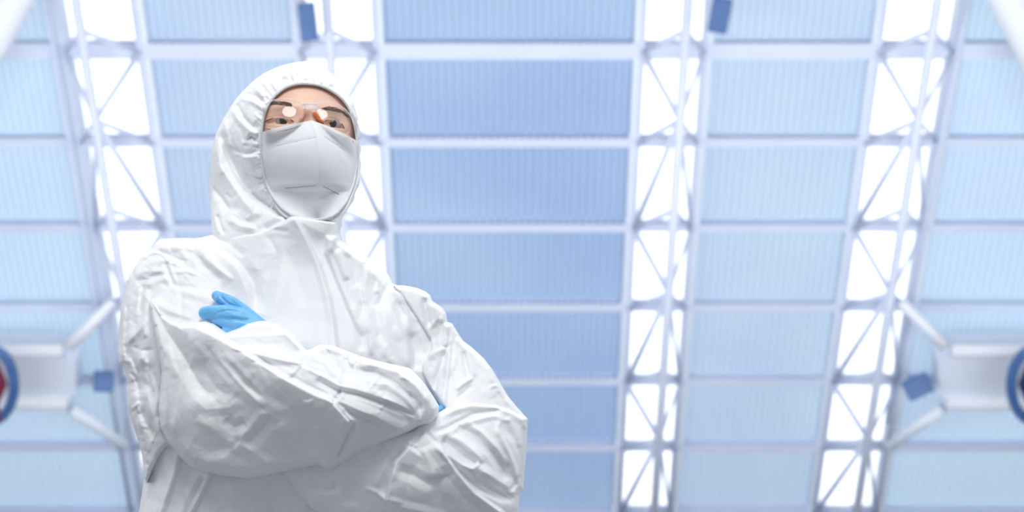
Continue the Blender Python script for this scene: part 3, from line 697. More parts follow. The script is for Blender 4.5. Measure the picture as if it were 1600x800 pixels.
for pts, r_ in (([(433.5, 206.2), (447, 203.5), (460, 200.2), (470, 196.5)], .0008), ([(432, 228), (463, 221), (494, 214.3)], .0005), ([(446, 294), (470, 291.8), (494, 289.6)], .0009), ([(506, 213), (524, 225), (540, 237)], .0005), ([(505, 291), (518, 297.5), (530, 304)], .0009), ([(507, 199), (517, 205), (531, 213.5)], .0006)):
    mb = MB(); q = []
    for i in range(len(pts) - 1):
        for f in np.linspace(0, 1, 6, endpoint=(i == len(pts) - 2)): q.append((pts[i][0] * (1 - f) + pts[i + 1][0] * f, pts[i][1] * (1 - f) + pts[i + 1][1] * f))
    mb.tube([at(x, y, hitY(mask_b, x, y) - .0004) for x, y in q], r_, 5)
    mb.build('weld_line', M['seam'], mask, True)
# ear loops
mb = MB(); mb.tube([at(413, 212, 2.337), at(422, 202, hitY(body_b, 422, 202) - .0005), at(414, 200, hitY(body_b, 414, 200) - .0005), at(408, 199, 2.352)], .0007, 6)
elast = mat('pale_elastic', (.8, .62, .55), .6); mb.build('ear_loop', elast, mask, True); mb = MB()
mb.tube([at(533, 208, hitY(body_b, 533, 208) - .002), at(544, 212, hitY(body_b, 544, 210) - .002), at(552, 221, 2.34), at(556, 232, 2.35)], .0009, 6)
mb.build('ear_loop', elast, mask, True)

# ---------------- safety glasses
groot = bpy.data.objects.new('safety_glasses', None); COL.objects.link(groot); groot.parent = person; groot.location = (0, 0, 0); groot.matrix_parent_inverse = Matrix.Translation(-Vector(pfoot))
def gl(name, mb, m):
    o = mb.build(name, m, None, True); o.parent = groot; return o
lensL = [(414, 168), (416, 160), (426, 156.5), (440, 154), (455, 155), (466, 158.5), (473, 164), (475, 172), (472, 182), (467, 192), (455, 201), (440, 206), (424, 210), (413, 208), (411, 190)]
lensR = [(495, 163), (505, 159.5), (517, 160.5), (530, 164), (541, 172), (549, 183), (554, 197), (556, 210), (555, 219), (545, 217), (530, 211), (515, 203), (506, 193), (499, 181), (495, 172)]
RL = .072
def sphY(c, rad, px, py):
    d = ray(px, py); d = d / np.linalg.norm(d, axis=-1, keepdims=True); o = C0 - c; B = (d * o).sum(-1); Cc = o @ o - rad * rad
    t = -B - np.sqrt(np.clip(B * B - Cc, 0, None)); return (C0 + d * t[..., None])[..., 1]
for poly, spot, y0 in ((lensL, (452, 174), 2.276), (lensR, (501, 178.5), 2.279)):
    ps = at(*spot, y0); vw = (C0 - ps) / np.linalg.norm(C0 - ps); lk = (KEYP - ps) / np.linalg.norm(KEYP - ps); nn = vw + lk; nn /= np.linalg.norm(nn); cc = ps - nn * RL
    pl = chaikin(poly, 1); gx = np.arange(405, 562, 1.5); gy = np.arange(148, 224, 1.5); X, Y = np.meshgrid(gx, gy); ins = inside(pl, X, Y); _, _, nx, ny = near(pl, X, Y, 10)
    PX, PY = np.where(ins, X, nx), np.where(ins, Y, ny); YY = sphY(cc, RL, PX, PY); cell = ins[:-1, :-1] | ins[1:, :-1] | ins[:-1, 1:] | ins[1:, 1:]
    I = np.arange(X.size).reshape(X.shape); Q = np.stack([I[:-1, :-1][cell], I[1:, :-1][cell], I[1:, 1:][cell], I[:-1, 1:][cell]], 1)
    me = mesh_np('lens', at(PX, PY, YY).reshape(-1, 3), Q); clean(me, .00005)
    o = bpy.data.objects.new('lens', me); COL.objects.link(o); me.materials.append(M['lens']); o.parent = groot
    if poly is lensL: fY_L = lambda x, y, cc=cc: float(sphY(cc, RL, np.array(float(x)), np.array(float(y))))
    else: fY_R = lambda x, y, cc=cc: float(sphY(cc, RL, np.array(float(x)), np.array(float(y))))
def dens(pts, k=6):
    q = []
    for i in range(len(pts) - 1):
        for f in np.linspace(0, 1, k, endpoint=(i == len(pts) - 2)): q.append((pts[i][0] * (1 - f) + pts[i + 1][0] * f, pts[i][1] * (1 - f) + pts[i + 1][1] * f))
    return q
mb = MB()
mb.tube([at(x, y, fY_L(x, y)) for x, y in dens([(414, 163), (426, 156.8), (440, 154.2), (455, 155.2), (466, 158.8), (473, 164), (475.5, 172)])], .0010, 8)
mb.tube([at(x, y, fY_R(x, y)) for x, y in dens([(495, 172), (495, 163), (505, 159.8), (517, 160.6), (530, 164.3), (541, 172), (549, 183), (554, 197)])], .0009, 8)
bp = [(473, 163.5), (479, 161.8), (486, 161.8), (495, 163)]
mb.tube([at(x, y, (fY_L(473, 164) * (1 - i / 3) + fY_R(495, 164) * i / 3) - .002 * (i in (1, 2))) for i, (x, y) in enumerate(bp)], .0016, 8)
bp = [(475, 170), (480, 170.5), (487, 170.5), (495, 171.5)]
mb.tube([at(x, y, (fY_L(475, 170) * (1 - i / 3) + fY_R(495, 170) * i / 3) - .002 * (i in (1, 2))) for i, (x, y) in enumerate(bp)], .0012, 8)
A = [at(x, y, yy) for x, y, yy in ((474, 163, fY_L(474, 163)), (484, 161.5, fY_L(474, 163) - .003), (495, 163, fY_R(495, 163)), (495, 172, fY_R(495, 172)), (485, 170, fY_L(475, 172) - .003), (475, 172, fY_L(475, 172)))]
gl('bridge', MB().add([*A, *[p + np.array([0, .0025, 0]) for p in A]], [(0, 5, 4, 1), (1, 4, 3, 2), (6, 7, 10, 11), (7, 8, 9, 10), (0, 1, 7, 6), (1, 2, 8, 7), (2, 3, 9, 8), (3, 4, 10, 9), (4, 5, 11, 10), (5, 0, 6, 11)]), M['lensframe'])
gl('frame', mb, M['lensframe'])
mb = MB(); mb.tube([at(549, 176, fY_R(549, 183)), at(557, 196, 2.345), at(560, 200, 2.40)], [.0028, .0035, .0025], 8); gl('temple_arm', mb, M['lensframe'])
mb = MB(); mb.tube([at(413, 168, fY_L(414, 170)), at(409, 172, 2.352), at(404, 176, 2.42)], [.0022, .0028, .0025], 8); gl('temple_arm', mb, M['lensframe'])
for pts, m_, w_ in (([(477.5, 171.5), (474, 178), (470.5, 184.5), (467.5, 191)], 'pale', 3.0), ([(491, 176), (495, 181), (500, 187), (505, 193)], 'cream', 4.4)):
    mb = MB(); mb.tube([at(x, y, hitY(body_b, x, y) - .006) for x, y in pts], [w_ * .0006, w_ * .001, w_ * .001, w_ * .0006], 12)
    for i in (1, 2): mb.tube([at(pts[i][0], pts[i][1], hitY(body_b, *pts[i]) - .006 - w_ * .00115), at(pts[i][0], pts[i][1], hitY(body_b, *pts[i]) - .006)], .0012, 8)
    gl('nose_pad', mb, M[m_])

# ---------------- coverall torso
T_out = [(333, 366, 12), (345, 369, 5), (372, 366, 5), (400, 362, 5), (420, 355, 5), (440, 346, 5), (454, 336, 5), (466, 335, 5), (482, 338.5, 5), (497, 341, 5), (513, 343, 5), (528, 346, 8), (530, 372, 12), (545, 383, 14), (575, 402, 18), (598, 420, 18), (609, 432, 14), (614, 445, 14), (640, 449, 12), (668, 460, 12), (688, 486, 12), (700, 512, 12), (724, 548, 12), (742, 600, 14), (745, 700), (735, 800), (712, 980), (205, 980), (214, 820), (217, 800), (222, 768), (226, 742), (222, 700), (215, 660), (206, 560), (200, 470), (212, 420), (222, 405, 18), (236, 388, 18), (243, 379, 18), (250, 373.5, 18), (285, 371.5, 18), (310, 372.5, 14)]
T_ctrl = [(440, 400, 2.298), (500, 380, 2.298), (455, 345, 2.290), (500, 348, 2.284), (420, 470, 2.288), (500, 500, 2.280), (600, 500, 2.305), (560, 430, 2.312), (640, 560, 2.312), (600, 440, 2.335), (280, 385, 2.350), (330, 400, 2.328), (250, 395, 2.36), (380, 372, 2.322), (340, 372, 2.36), (300, 780, 2.325), (400, 770, 2.315), (240, 780, 2.35), (500, 780, 2.33), (400, 960, 2.33), (230, 960, 2.36), (680, 960, 2.36), (660, 700, 2.335), (400, 600, 2.295), (350, 470, 2.30), (650, 480, 2.334), (690, 530, 2.345), (700, 620, 2.335), (735, 640, 2.35)]
HT = HMap(); S = HT.S
S([(452, 332), (462, 346), (472, 363), (484, 386), (497, 412), (505, 440), (513, 466), (520, 505), (526, 560)], 10, 7, 36, 1.5, (.06, .05))
S([(484, 400), (500, 450), (510, 500), (514, 560)], -3, 8, 24, 1.5, (.2, .05))
S([(409, 365), (424, 376), (433, 396), (426, 420), (416, 452), (409, 490)], -7, 28, 26, 1.6, (.3, .2))
S([(443, 372), (440, 410), (432, 450), (424, 500), (420, 540)], 6, 22, 34, 1.5)
S([(399, 420), (392, 450), (400, 490)], -3, 18, 18, 1.5)
S([(513, 368), (512, 394), (520, 415), (530, 440), (546, 478), (567, 525)], 11, 24, 6, 1.3, (.05, .15))
S([(516, 392), (532, 430), (556, 480)], -4, 6, 14, 1.3)
S([(529, 388), (536, 410), (545, 437)], 7, 5, 12, 1.3)
S([(544, 395), (552, 420), (556, 450)], -5, 12, 12, 1.3)
S([(578, 404), (573, 430), (569, 454), (574, 490), (581, 556)], 6, 14, 6, 1.4)
S([(570, 470), (560, 500), (565, 550)], -4, 14, 10)
S([(610, 440), (600, 458), (589, 482)], -7, 9, 7, 1.2); S([(618, 448), (626, 466), (634, 490), (640, 520)], 5, 10, 10, 1.3)
S([(604, 470), (616, 492), (628, 522), (636, 548), (641, 580)], 7, 9, 24, 1.4); S([(598, 480), (604, 520), (610, 570)], 4, 14, 14, 1.4); S([(641, 520), (648, 548), (648, 580)], -8, 16, 9, 1.3)
S([(585, 420), (592, 440), (588, 460)], 4, 7, 7)
S([(310, 374), (318, 390), (331, 408), (345, 423), (364, 438)], 7, 6, 16, 1.3, (.1, .2)); S([(300, 388), (322, 416), (350, 440)], -6, 9, 11, 1.3)
S([(262, 384), (292, 388), (318, 402), (344, 428)], 4, 10, 12, 1.4)
S([(334, 390), (356, 404), (374, 426), (388, 460), (396, 492)], 6, 10, 22, 1.4, (.2, .15)); S([(345, 385), (375, 410), (396, 440), (404, 480)], -4, 14, 12, 1.4)
S([(350, 372), (366, 388), (384, 400)], -4, 10, 8)
S([(248, 392), (268, 400), (290, 410)], -4, 5, 7); S([(266, 374), (267, 388), (270, 398)], -2.5, 4, 4)
S([(400, 362), (425, 358), (452, 362)], -2.5, 6, 6); S([(455, 340), (480, 352), (508, 366)], 3, 12, 12); S([(528, 350), (522, 372), (516, 394)], 4, 8, 8)
# shaded lower front
S([(281, 700), (272, 740), (252, 800), (240, 860)], 11, 8, 26, 1.3, (.05, .1)); S([(330, 735), (315, 768), (297, 802), (280, 860)], 12, 5, 30, 1.2, (.05, .1)); S([(318, 745), (300, 780), (288, 812)], -9, 9, 8, 1.2, (.05, .1))
S([(240, 690), (236, 740), (228, 800), (222, 860)], 7, 10, 14, 1.3); S([(365, 745), (362, 800), (355, 870)], 5, 30, 20, 1.4); S([(420, 745), (430, 800), (435, 870)], -8, 30, 34, 1.4); S([(480, 760), (476, 800), (470, 860)], 6, 14, 20, 1.3)
HT.crumple(26, (240, 375, 320, 440), 30, 2.4, 8, .6, .5, 11); HT.crumple(26, (575, 410, 665, 560), 46, 3.2, 9, 1.3, .4, 12); HT.crumple(16, (215, 700, 300, 900), 60, 3, 9, 1.7, .2, 13); HT.crumple(14, (300, 740, 520, 960), 70, 4, 18, 1.5, .2, 14)
HT.soft(1)
tf = ctrlf(T_ctrl)
Vt, Qt = inflate(T_out, tf, .085, HT, R0=46, hmul=1.25)
# trousers and boot covers below
bm = bmesh.new(); cx_ = -.33
rl = []
for sgn in (-1, 1):
    ringloft(bm, [((cx_ + sgn * .11, 2.47, .03), .05, .12), ((cx_ + sgn * .11, 2.46, .10), .055, .10), ((cx_ + sgn * .11, 2.45, .18), .07, .08), ((cx_ + sgn * .108, 2.43, .45), .095, .10), ((cx_ + sgn * .10, 2.43, .70), .115, .115), ((cx_ + sgn * .09, 2.43, .86), .12, .12)], 36)
ringloft(bm, [((cx_, 2.43, .72), .12, .10), ((cx_, 2.43, .80), .235, .115), ((cx_, 2.43, .90), .24, .115)], 48)
for f in bm.faces: f.smooth = True
me2 = bpy.data.meshes.new('t'); bm.to_mesh(me2); bm.free()
V2 = np.array([v.co[:] for v in me2.vertices]); 
me = mesh_np('coverall', Vt, Qt); clean(me)
bm = bmesh.new(); bm.from_mesh(me); bm.from_mesh(me2); bm.to_mesh(me); bm.free()
torso = link('coverall', me, person, [M['suit']])
for sgn in (-1, 1):
    bm = bmesh.new(); ringloft(bm, [((cx_ + sgn * .11, 2.42, .0), .050, .13), ((cx_ + sgn * .11, 2.42, .03), .056, .138), ((cx_ + sgn * .11, 2.43, .07), .05, .115), ((cx_ + sgn * .11, 2.455, .12), .052, .08), ((cx_ + sgn * .11, 2.46, .2), .058, .07)], 32)
    for f in bm.faces: f.smooth = True
    me = bpy.data.meshes.new('boot_cover'); bm.to_mesh(me); bm.free(); link('boot_cover', me, person, [M['suit']])

# ---------------- sleeve on the left of the picture: upper arm
RU_out = [(236, 390, 8), (248, 390, 6), (262, 398, 6), (277, 407, 6), (305, 421, 6), (330, 437, 6), (347, 452, 7), (372, 476, 7), (400, 500, 7), (430, 530), (420, 600), (380, 690), (320, 725), (290, 722), (278, 712, 12), (262, 702, 12), (250, 716, 10), (238, 738, 8), (230, 756, 6), (225, 746, 8), (224, 726, 10), (221, 706, 12), (213, 682, 14), (205, 655, 14), (199, 632, 14), (198, 612, 12), (200, 600, 10), (196, 584, 10), (192, 572, 9), (186, 566, 9), (183.5, 550, 12), (186, 530, 14), (187, 505, 14), (189, 480, 16), (194, 455, 18), (201, 434, 18), (209, 419, 18), (221, 402, 14)]
RU_c = [(270, 430, 2.315), (230, 440, 2.335), (215, 520, 2.315), (260, 480, 2.285), (300, 490, 2.27), (340, 480, 2.272), (310, 440, 2.300), (345, 455, 2.292), (220, 640, 2.315), (240, 700, 2.325), (300, 600, 2.28), (400, 600, 2.26), (390, 495, 2.268), (250, 395, 2.345), (330, 700, 2.31), (200, 480, 2.345), (200, 600, 2.335)]
HU = HMap(); S = HU.S
S([(247, 391), (257, 407), (265, 430), (270, 446)], -4, 5, 6); S([(252, 392), (263, 410), (271, 432), (276, 446)], 3.5, 5, 5)
S([(214, 414), (230, 402), (252, 396)], -7, 5, 9, 1.2); S([(208, 430), (228, 424), (256, 424)], 5, 8, 8, 1.2); S([(210, 440), (232, 436), (256, 428)], -5, 6, 8)
S([(268, 425), (290, 424), (312, 428), (332, 440)], 4, 5, 5); S([(262, 440), (282, 448), (308, 450)], -3.5, 8, 6)
S([(228, 448), (240, 436), (256, 434), (270, 444)], 5, 6, 9, 1.2); S([(224, 445), (221, 470), (219, 492)], -6, 6, 5, 1.2, (.2, .2)); S([(218, 450), (214, 474), (210, 505)], 4, 5, 5)
S([(232, 452), (228, 470), (224, 500), (226, 530)], 7, 8, 12, 1.2); S([(281, 445), (284, 470), (282, 500)], -2.5, 6, 6)
S([(196, 455), (192, 500), (192, 560)], 5, 4, 6, 1.2); S([(199, 470), (198, 520), (196, 560)], -5, 4, 5, 1.2)
S([(230, 500), (214, 520), (196, 540)], 5, 6, 12, 1.2); S([(228, 520), (222, 550), (226, 600), (240, 660)], 5, 9, 9); S([(212, 560), (214, 600), (224, 650), (244, 690)], -5, 8, 8)
S([(200, 560), (208, 575), (214, 595)], 6, 5, 6); S([(203, 582), (212, 590), (218, 612)], -5, 5, 5); S([(200, 640), (210, 636), (218, 628)], 6, 4, 4); S([(202, 652), (212, 640)], -4, 3, 3)
S([(206, 540), (222, 548), (240, 546)], -3, 4, 5); S([(243, 676), (241, 684), (238, 692)], 4, 2, 2)
S([(256, 560), (252, 600), (248, 650), (256, 690)], -8, 12, 6, 1.2); S([(222, 690), (226, 712), (230, 724)], 4, 4, 4)
S([(280, 455), (310, 462), (345, 470)], 3, 10, 10); S([(240, 470), (262, 486), (300, 498)], 5, 12, 6)
HU.crumple(40, (188, 440, 225, 720), 26, 3.6, 6, 1.3, .7, 21); HU.crumple(22, (215, 395, 290, 450), 22, 3, 6, .3, .8, 22); HU.crumple(22, (205, 540, 260, 710), 44, 3.2, 8, 1.4, .4, 23); HU.crumple(12, (260, 430, 350, 500), 40, 1.8, 9, .5, .6, 24)
HU.soft(1)
pa = inflate(RU_out, ctrlf(RU_c), .055, HU, R0=30, sm=0)
# forearm bag
RF_out = [(239, 464, 6), (245, 474, 6), (256, 492, 8), (270, 501, 8), (284, 505, 10), (305, 503, 10), (322, 501, 9), (334, 505, 8), (350, 516, 8), (354, 519, 8), (372, 512, 8), (386, 505, 7), (398, 502, 7), (412, 501, 7), (430, 506, 7), (448, 516, 6), (460, 526, 6), (468, 535, 6), (478, 547, 6), (486, 546, 6), (493, 541, 6), (503, 538, 6), (521, 540, 6), (536, 546, 7), (565, 557, 9), (595, 565, 10), (622, 571, 11), (640, 575, 12), (652, 586, 12), (664, 600, 12), (677, 619, 12), (686, 634, 9), (684, 652, 9), (672, 664, 9), (657, 667, 12), (640, 676, 12), (620, 685, 14), (570, 708, 14), (528, 730, 12), (516, 735, 10), (509, 732, 10), (497, 727, 12), (470, 732, 14), (436, 738, 16), (412, 744, 18), (390, 748, 18), (345, 743, 20), (318, 738, 20), (300, 731, 18), (281, 715, 18), (262, 690, 18), (250, 668, 16), (247, 640, 16), (250, 610, 14), (252, 580, 12), (246, 548, 10), (238, 512, 8), (232, 484, 6), (232, 474, 6)]
RF_c = [(305, 515, 2.215), (350, 525, 2.20), (410, 520, 2.192), (330, 535, 2.20), (380, 556, 2.170), (445, 594, 2.150), (520, 632, 2.142), (552, 662, 2.15), (475, 560, 2.165), (440, 530, 2.185), (540, 565, 2.165), (600, 585, 2.165), (590, 625, 2.148), (650, 620, 2.178), (670, 645, 2.19), (620, 660, 2.172), (390, 735, 2.24), (300, 715, 2.26), (470, 722, 2.232), (560, 702, 2.212), (515, 725, 2.222), (620, 680, 2.192), (380, 640, 2.19), (300, 640, 2.222), (265, 600, 2.245), (245, 500, 2.262), (240, 470, 2.272), (258, 670, 2.265), (450, 660, 2.178), (500, 690, 2.196), (320, 580, 2.215)]
HF = HMap(); S = HF.S
# main ridge, light above and shade below
S([(300, 512), (330, 524), (380, 552), (445, 593), (520, 630), (553, 662)], 16, 9, 36, 1.4, (.1, .03))
S([(405, 560), (440, 582), (470, 600), (512, 622)], -7, 8, 7, 1.2)
# cuff band: flat facet, sharp lower lip
S([(352, 528), (400, 524), (450, 522), (470, 545)], 7, 5, 14, 1.0, (.1, .1)); S([(360, 545), (385, 549), (417, 559), (445, 565), (472, 569)], 6, 20, 2.5, .8, (.2, .03)); S([(395, 560), (430, 570), (462, 576)], -5, 6, 8)
S([(470, 571), (460, 582), (447, 592)], 4, 3, 12, 1.1, (.05, .1)); S([(473, 572), (480, 580), (500, 592)], 5, 5, 12, 1.2)
S([(448, 517), (464, 534), (477, 549)], 4, 4, 10, 1.2, (.1, .1))
# knots on the upper roll
S([(477, 548), (482, 552), (490, 546)], -6, 4, 3); S([(503, 539), (512, 550), (514, 556)], -5, 4, 3); S([(503, 540), (522, 546), (538, 552)], 5, 4, 8); S([(536, 549), (541, 556), (539, 566)], -6, 3, 4); S([(541, 560), (546, 574), (552, 577)], -6, 3, 3); S([(531, 556), (533, 575), (530, 600)], 4, 6, 6); S([(543, 565), (550, 568), (556, 562)], 4, 3, 4)
S([(487, 560), (510, 568), (526, 590)], 5, 10, 8); S([(556, 566), (590, 572), (622, 582), (650, 604), (668, 630)], 6, 7, 10, 1.2); S([(556, 577), (586, 583), (612, 596), (640, 618), (662, 642)], -7, 6, 8, 1.2); S([(575, 590), (579, 605), (592, 588)], 6, 4, 5)
S([(583, 600), (606, 600), (630, 614), (655, 640)], 8, 8, 10, 1.2); S([(600, 572), (628, 580), (650, 596), (670, 622)], -4, 4, 4)
# step between upper and lower roll
S([(478, 576), (505, 590), (531, 604), (556, 609), (587, 619), (620, 630), (648, 646)], 7, 22, 3, .9, (.05, .1)); S([(490, 592), (530, 611), (560, 616), (590, 626), (622, 638), (650, 652)], -8, 4, 8, 1.1)
S([(533, 606), (529, 616), (521, 629)], -8, 3, 3.5, 1.0, (.05, .05)); S([(538, 611), (535, 620), (527, 630)], 5, 4, 4)
S([(530, 627), (556, 640), (587, 652), (620, 670), (640, 672)], 8, 14, 4, 1.0, (.05, .1)); S([(536, 640), (570, 656), (610, 675)], -7, 6, 10, 1.1)
S([(521, 629), (538, 648), (553, 664)], -7, 3, 3, 1.0, (.05, .05)); S([(553, 664), (546, 676), (536, 698), (526, 718)], -10, 6, 4, 1.1, (.05, .2)); S([(558, 664), (575, 658), (590, 655)], -5, 4, 4); S([(553, 663), (549, 680), (530, 715)], 7, 14, 4)
S([(592, 612), (600, 630), (594, 640)], 4, 4, 4); S([(600, 620), (625, 640), (648, 655)], 6, 6, 6, 1.2); S([(640, 615), (650, 625), (655, 642)], -4, 5, 5); S([(620, 605), (640, 618), (658, 648)], -4, 5, 5)
S([(668, 612), (664, 640), (655, 665)], 4, 6, 6)
# big shaded pockets of the elbow
S([(240, 466), (246, 490), (262, 520), (290, 560), (312, 600), (336, 625)], -15, 26, 22, 1.5, (.02, .2))
S([(305, 534), (322, 558), (338, 580), (356, 600), (371, 618)], 5.6, 10.0, 30.0, 1.2); S([(318, 560), (324, 585), (338, 606), (362, 620)], -6.2, 17.5, 15.0, 1.3)
S([(330, 545), (352, 574), (378, 604), (414, 638)], 6.2, 10.0, 15.0, 1.3); S([(348, 552), (372, 576), (392, 597)], 3.7, 8.8, 6.2, 1.2); S([(360, 565), (384, 598), (408, 622)], -3.7, 6.2, 8.8); S([(400, 560), (420, 590), (440, 640)], -3.1, 30.0, 25.0, 1.4)
S([(306, 548), (296, 574), (286, 600), (276, 640), (268, 684)], 4.3, 11.2, 8.8, 1.2); S([(291, 570), (278, 610), (270, 660)], -3.1, 12.5, 10.0)
S([(256, 560), (262, 600), (258, 640), (256, 668)], 3.7, 11.2, 12.5, 1.2); S([(262, 540), (268, 570), (276, 590)], 3.1, 7.5, 10.0)
S([(300, 622), (322, 640), (360, 636), (372, 624)], 4.3, 17.5, 12.5, 1.3); S([(306, 655), (330, 668), (356, 690), (371, 689)], 3.7, 15.0, 10.0, 1.3); S([(372, 688), (390, 668), (412, 640)], 5.0, 10.0, 17.5, 1.3); S([(382, 695), (400, 680), (425, 650)], -5.0, 11.2, 17.5, 1.3); S([(352, 655), (366, 668), (384, 660)], -5.0, 12.5, 12.5, 1.3)
S([(258, 680), (280, 706), (306, 722)], 3.7, 7.5, 15.0); S([(300, 690), (330, 705), (360, 700)], -3.1, 17.5, 12.5); S([(371, 692), (395, 706), (425, 728)], 4.3, 12.5, 17.5, 1.3, (.05, .15)); S([(436, 660), (462, 690), (496, 724)], 3.7, 17.5, 17.5, 1.3); S([(430, 645), (470, 655), (510, 668)], -3.1, 30.0, 27.5, 1.4); S([(515, 733), (505, 700), (500, 660)], 3.1, 20.0, 12.5, 1.3); S([(310, 730), (350, 716), (372, 694)], 3.1, 15.0, 15.0)
HF.crumple(30, (250, 520, 400, 730), 50, 2.2, 14, .9, .6, 31); HF.crumple(34, (470, 545, 670, 665), 26, 3.2, 6, .5, .5, 32); HF.crumple(14, (380, 600, 520, 735), 70, 1.6, 20, .7, .5, 33); HF.crumple(18, (380, 530, 480, 600), 24, 1.6, 7, .4, .6, 34)
HF.soft(1)
pb = inflate(RF_out, ctrlf(RF_c), .05, HF, R0=14, hmul=.8, sm=0)
sleeveR = garment('sleeve', [pa, pb], person)

# ---------------- sleeve on the right of the picture
LU_out = [(614, 445.5, 8), (632, 446, 8), (652, 450, 8), (664, 455, 8), (672, 461, 8), (676, 471, 7), (690, 480, 8), (697, 489, 8), (699, 503, 6), (706, 505, 5), (710, 511, 6), (718, 524, 8), (724, 533, 8), (735, 541, 8), (741, 546, 8), (757, 561, 8), (770, 578, 10), (781, 597, 10), (793, 618, 10), (807, 635, 10), (825, 655, 10), (815, 700), (740, 720), (680, 700), (688, 660), (690, 640, 8), (676, 616, 6), (664, 598, 6), (656, 582, 6), (657, 568, 6), (664, 558, 6), (671, 545, 6), (670, 530, 5), (655, 506, 5), (640, 482, 5), (626, 462, 5), (616, 451, 5)]
LU_c = [(620, 452, 2.326), (650, 466, 2.322), (672, 485, 2.324), (690, 520, 2.33), (680, 570, 2.312), (720, 600, 2.295), (780, 620, 2.31), (700, 640, 2.275), (812, 648, 2.33), (740, 560, 2.325), (730, 690, 2.27), (668, 600, 2.308)]
HL = HMap(); S = HL.S
S([(666, 465), (665, 477), (670, 500), (673, 512)], -8, 4, 9, 1.1); S([(675, 463), (678, 482), (681, 500), (673, 513)], 6, 5, 5, 1.1); S([(697, 492), (698, 515), (697, 542)], 8, 4, 12, 1.2, (.1, .1)); S([(690, 500), (688, 530), (690, 545)], -5, 8, 8)
S([(667, 557), (680, 550), (697, 544)], 6, 5, 10, 1.1); S([(697, 545), (690, 570), (682, 595), (676, 615)], -8, 7, 7, 1.2); S([(704, 540), (700, 580), (692, 620), (692, 650)], 7, 9, 7, 1.2); S([(712, 520), (706, 560), (702, 600), (700, 640)], -4, 7, 6)
S([(716, 524), (712, 545), (708, 580)], 4, 4, 5); S([(717, 527), (728, 550), (736, 572), (742, 590)], 6, 8, 6, 1.2); S([(724, 548), (728, 572), (730, 592)], -5, 8, 5); S([(712, 610), (724, 600), (740, 590)], 7, 6, 4, 1.2); S([(714, 622), (726, 612), (738, 602)], -5, 5, 5)
S([(764, 606), (775, 602), (786, 606)], 5, 4, 4); S([(780, 600), (795, 625), (810, 645)], 5, 6, 7); S([(778, 612), (788, 630), (796, 640)], -4, 5, 5); S([(740, 545), (756, 570), (772, 600)], 4, 10, 10); S([(690, 655), (705, 640), (730, 628)], 4, 8, 8)
S([(718, 528), (728, 538), (740, 550)], -4, 3, 4)
HL.crumple(16, (660, 470, 700, 620), 30, 2.4, 7, 1.6, .5, 41); HL.crumple(26, (700, 520, 800, 640), 34, 2.6, 7, 1.0, .5, 42); HL.soft(1)
pc = inflate(LU_out, ctrlf(LU_c), .05, HL, R0=22, sm=0)
LL_out = [(640, 660, 8), (664, 654, 8), (676, 649, 8), (687, 643, 7), (697, 637, 7), (712, 633, 6), (737, 628, 6), (760, 630, 6), (776, 632, 6), (800, 640, 6), (824, 654, 7), (824, 672, 12), (823, 700, 12), (820, 735, 12), (818, 762, 12), (812, 775, 12), (810, 800, 16), (803, 840), (780, 885), (700, 915), (600, 905), (540, 850), (508, 808, 16), (485, 795, 16), (470, 780, 16), (455, 760, 16), (440, 742, 16), (430, 700), (520, 660)]
LL_c = [(665, 672, 2.205), (700, 650, 2.235), (740, 640, 2.25), (790, 645, 2.285), (815, 670, 2.305), (812, 760, 2.305), (765, 700, 2.232), (765, 750, 2.235), (700, 720, 2.205), (640, 695, 2.205), (620, 780, 2.222), (700, 790, 2.232), (780, 800, 2.262), (560, 740, 2.235), (500, 770, 2.27), (460, 750, 2.29), (520, 700, 2.25), (700, 890, 2.32), (560, 860, 2.32), (790, 850, 2.31)]
HG = HMap(); S = HG.S
S([(690, 652), (712, 640), (738, 630), (776, 634), (802, 642), (822, 654)], 7, 4, 14, 1.1, (.1, .05)); S([(700, 655), (722, 646), (760, 638), (785, 642)], -3, 8, 6)
S([(676, 676), (700, 668), (714, 660), (742, 646), (786, 640)], -8, 5, 5, 1.1); S([(684, 682), (708, 672), (730, 660), (770, 650), (792, 652)], 6, 5, 7, 1.2)
S([(716, 664), (740, 683), (768, 708), (784, 732), (790, 752)], -13, 14, 9, 1.1, (.05, .15)); S([(724, 660), (752, 676), (778, 704), (792, 728)], 6, 8, 7, 1.2)
S([(776, 668), (784, 684), (797, 710), (808, 740), (815, 765)], 9, 5, 8, 1.1, (.1, .05)); S([(782, 662), (806, 690), (818, 730)], -4, 8, 8); S([(776, 672), (782, 656), (800, 656)], 4, 6, 6)
S([(790, 652), (806, 672), (812, 700)], 4, 10, 10)
S([(690, 688), (708, 700), (728, 716), (745, 724)], -11, 11, 9, 1.2, (.1, .05)); S([(684, 694), (700, 712), (720, 726), (738, 733), (751, 724)], 8, 6, 10, 1.1, (.1, .1)); S([(700, 678), (722, 690), (742, 706), (754, 724)], 6, 8, 8, 1.2)
S([(678, 690), (694, 712), (710, 733), (726, 754), (742, 772), (764, 788), (790, 806)], 10, 5, 16, 1.1, (.1, .05)); S([(700, 712), (722, 740), (750, 765), (790, 785)], -9, 10, 5, 1.1)
S([(748, 732), (768, 744), (790, 758), (812, 778)], 8, 12, 8, 1.2); S([(742, 748), (766, 764), (800, 784)], -7, 8, 7, 1.2); S([(796, 768), (806, 756), (813, 742)], -7, 5, 5)
S([(636, 690), (642, 694), (652, 697)], 5, 4, 3); S([(642, 697), (632, 708), (618, 724), (611, 752), (605, 786)], 13, 26, 5, 1.2, (.05, .05)); S([(634, 700), (614, 720), (604, 750), (600, 775)], -9, 5, 12, 1.2)
S([(605, 786), (630, 794), (660, 800), (700, 812)], 6, 12, 10, 1.2, (.1, .1)); S([(605, 786), (590, 770), (570, 762)], 5, 6, 5)
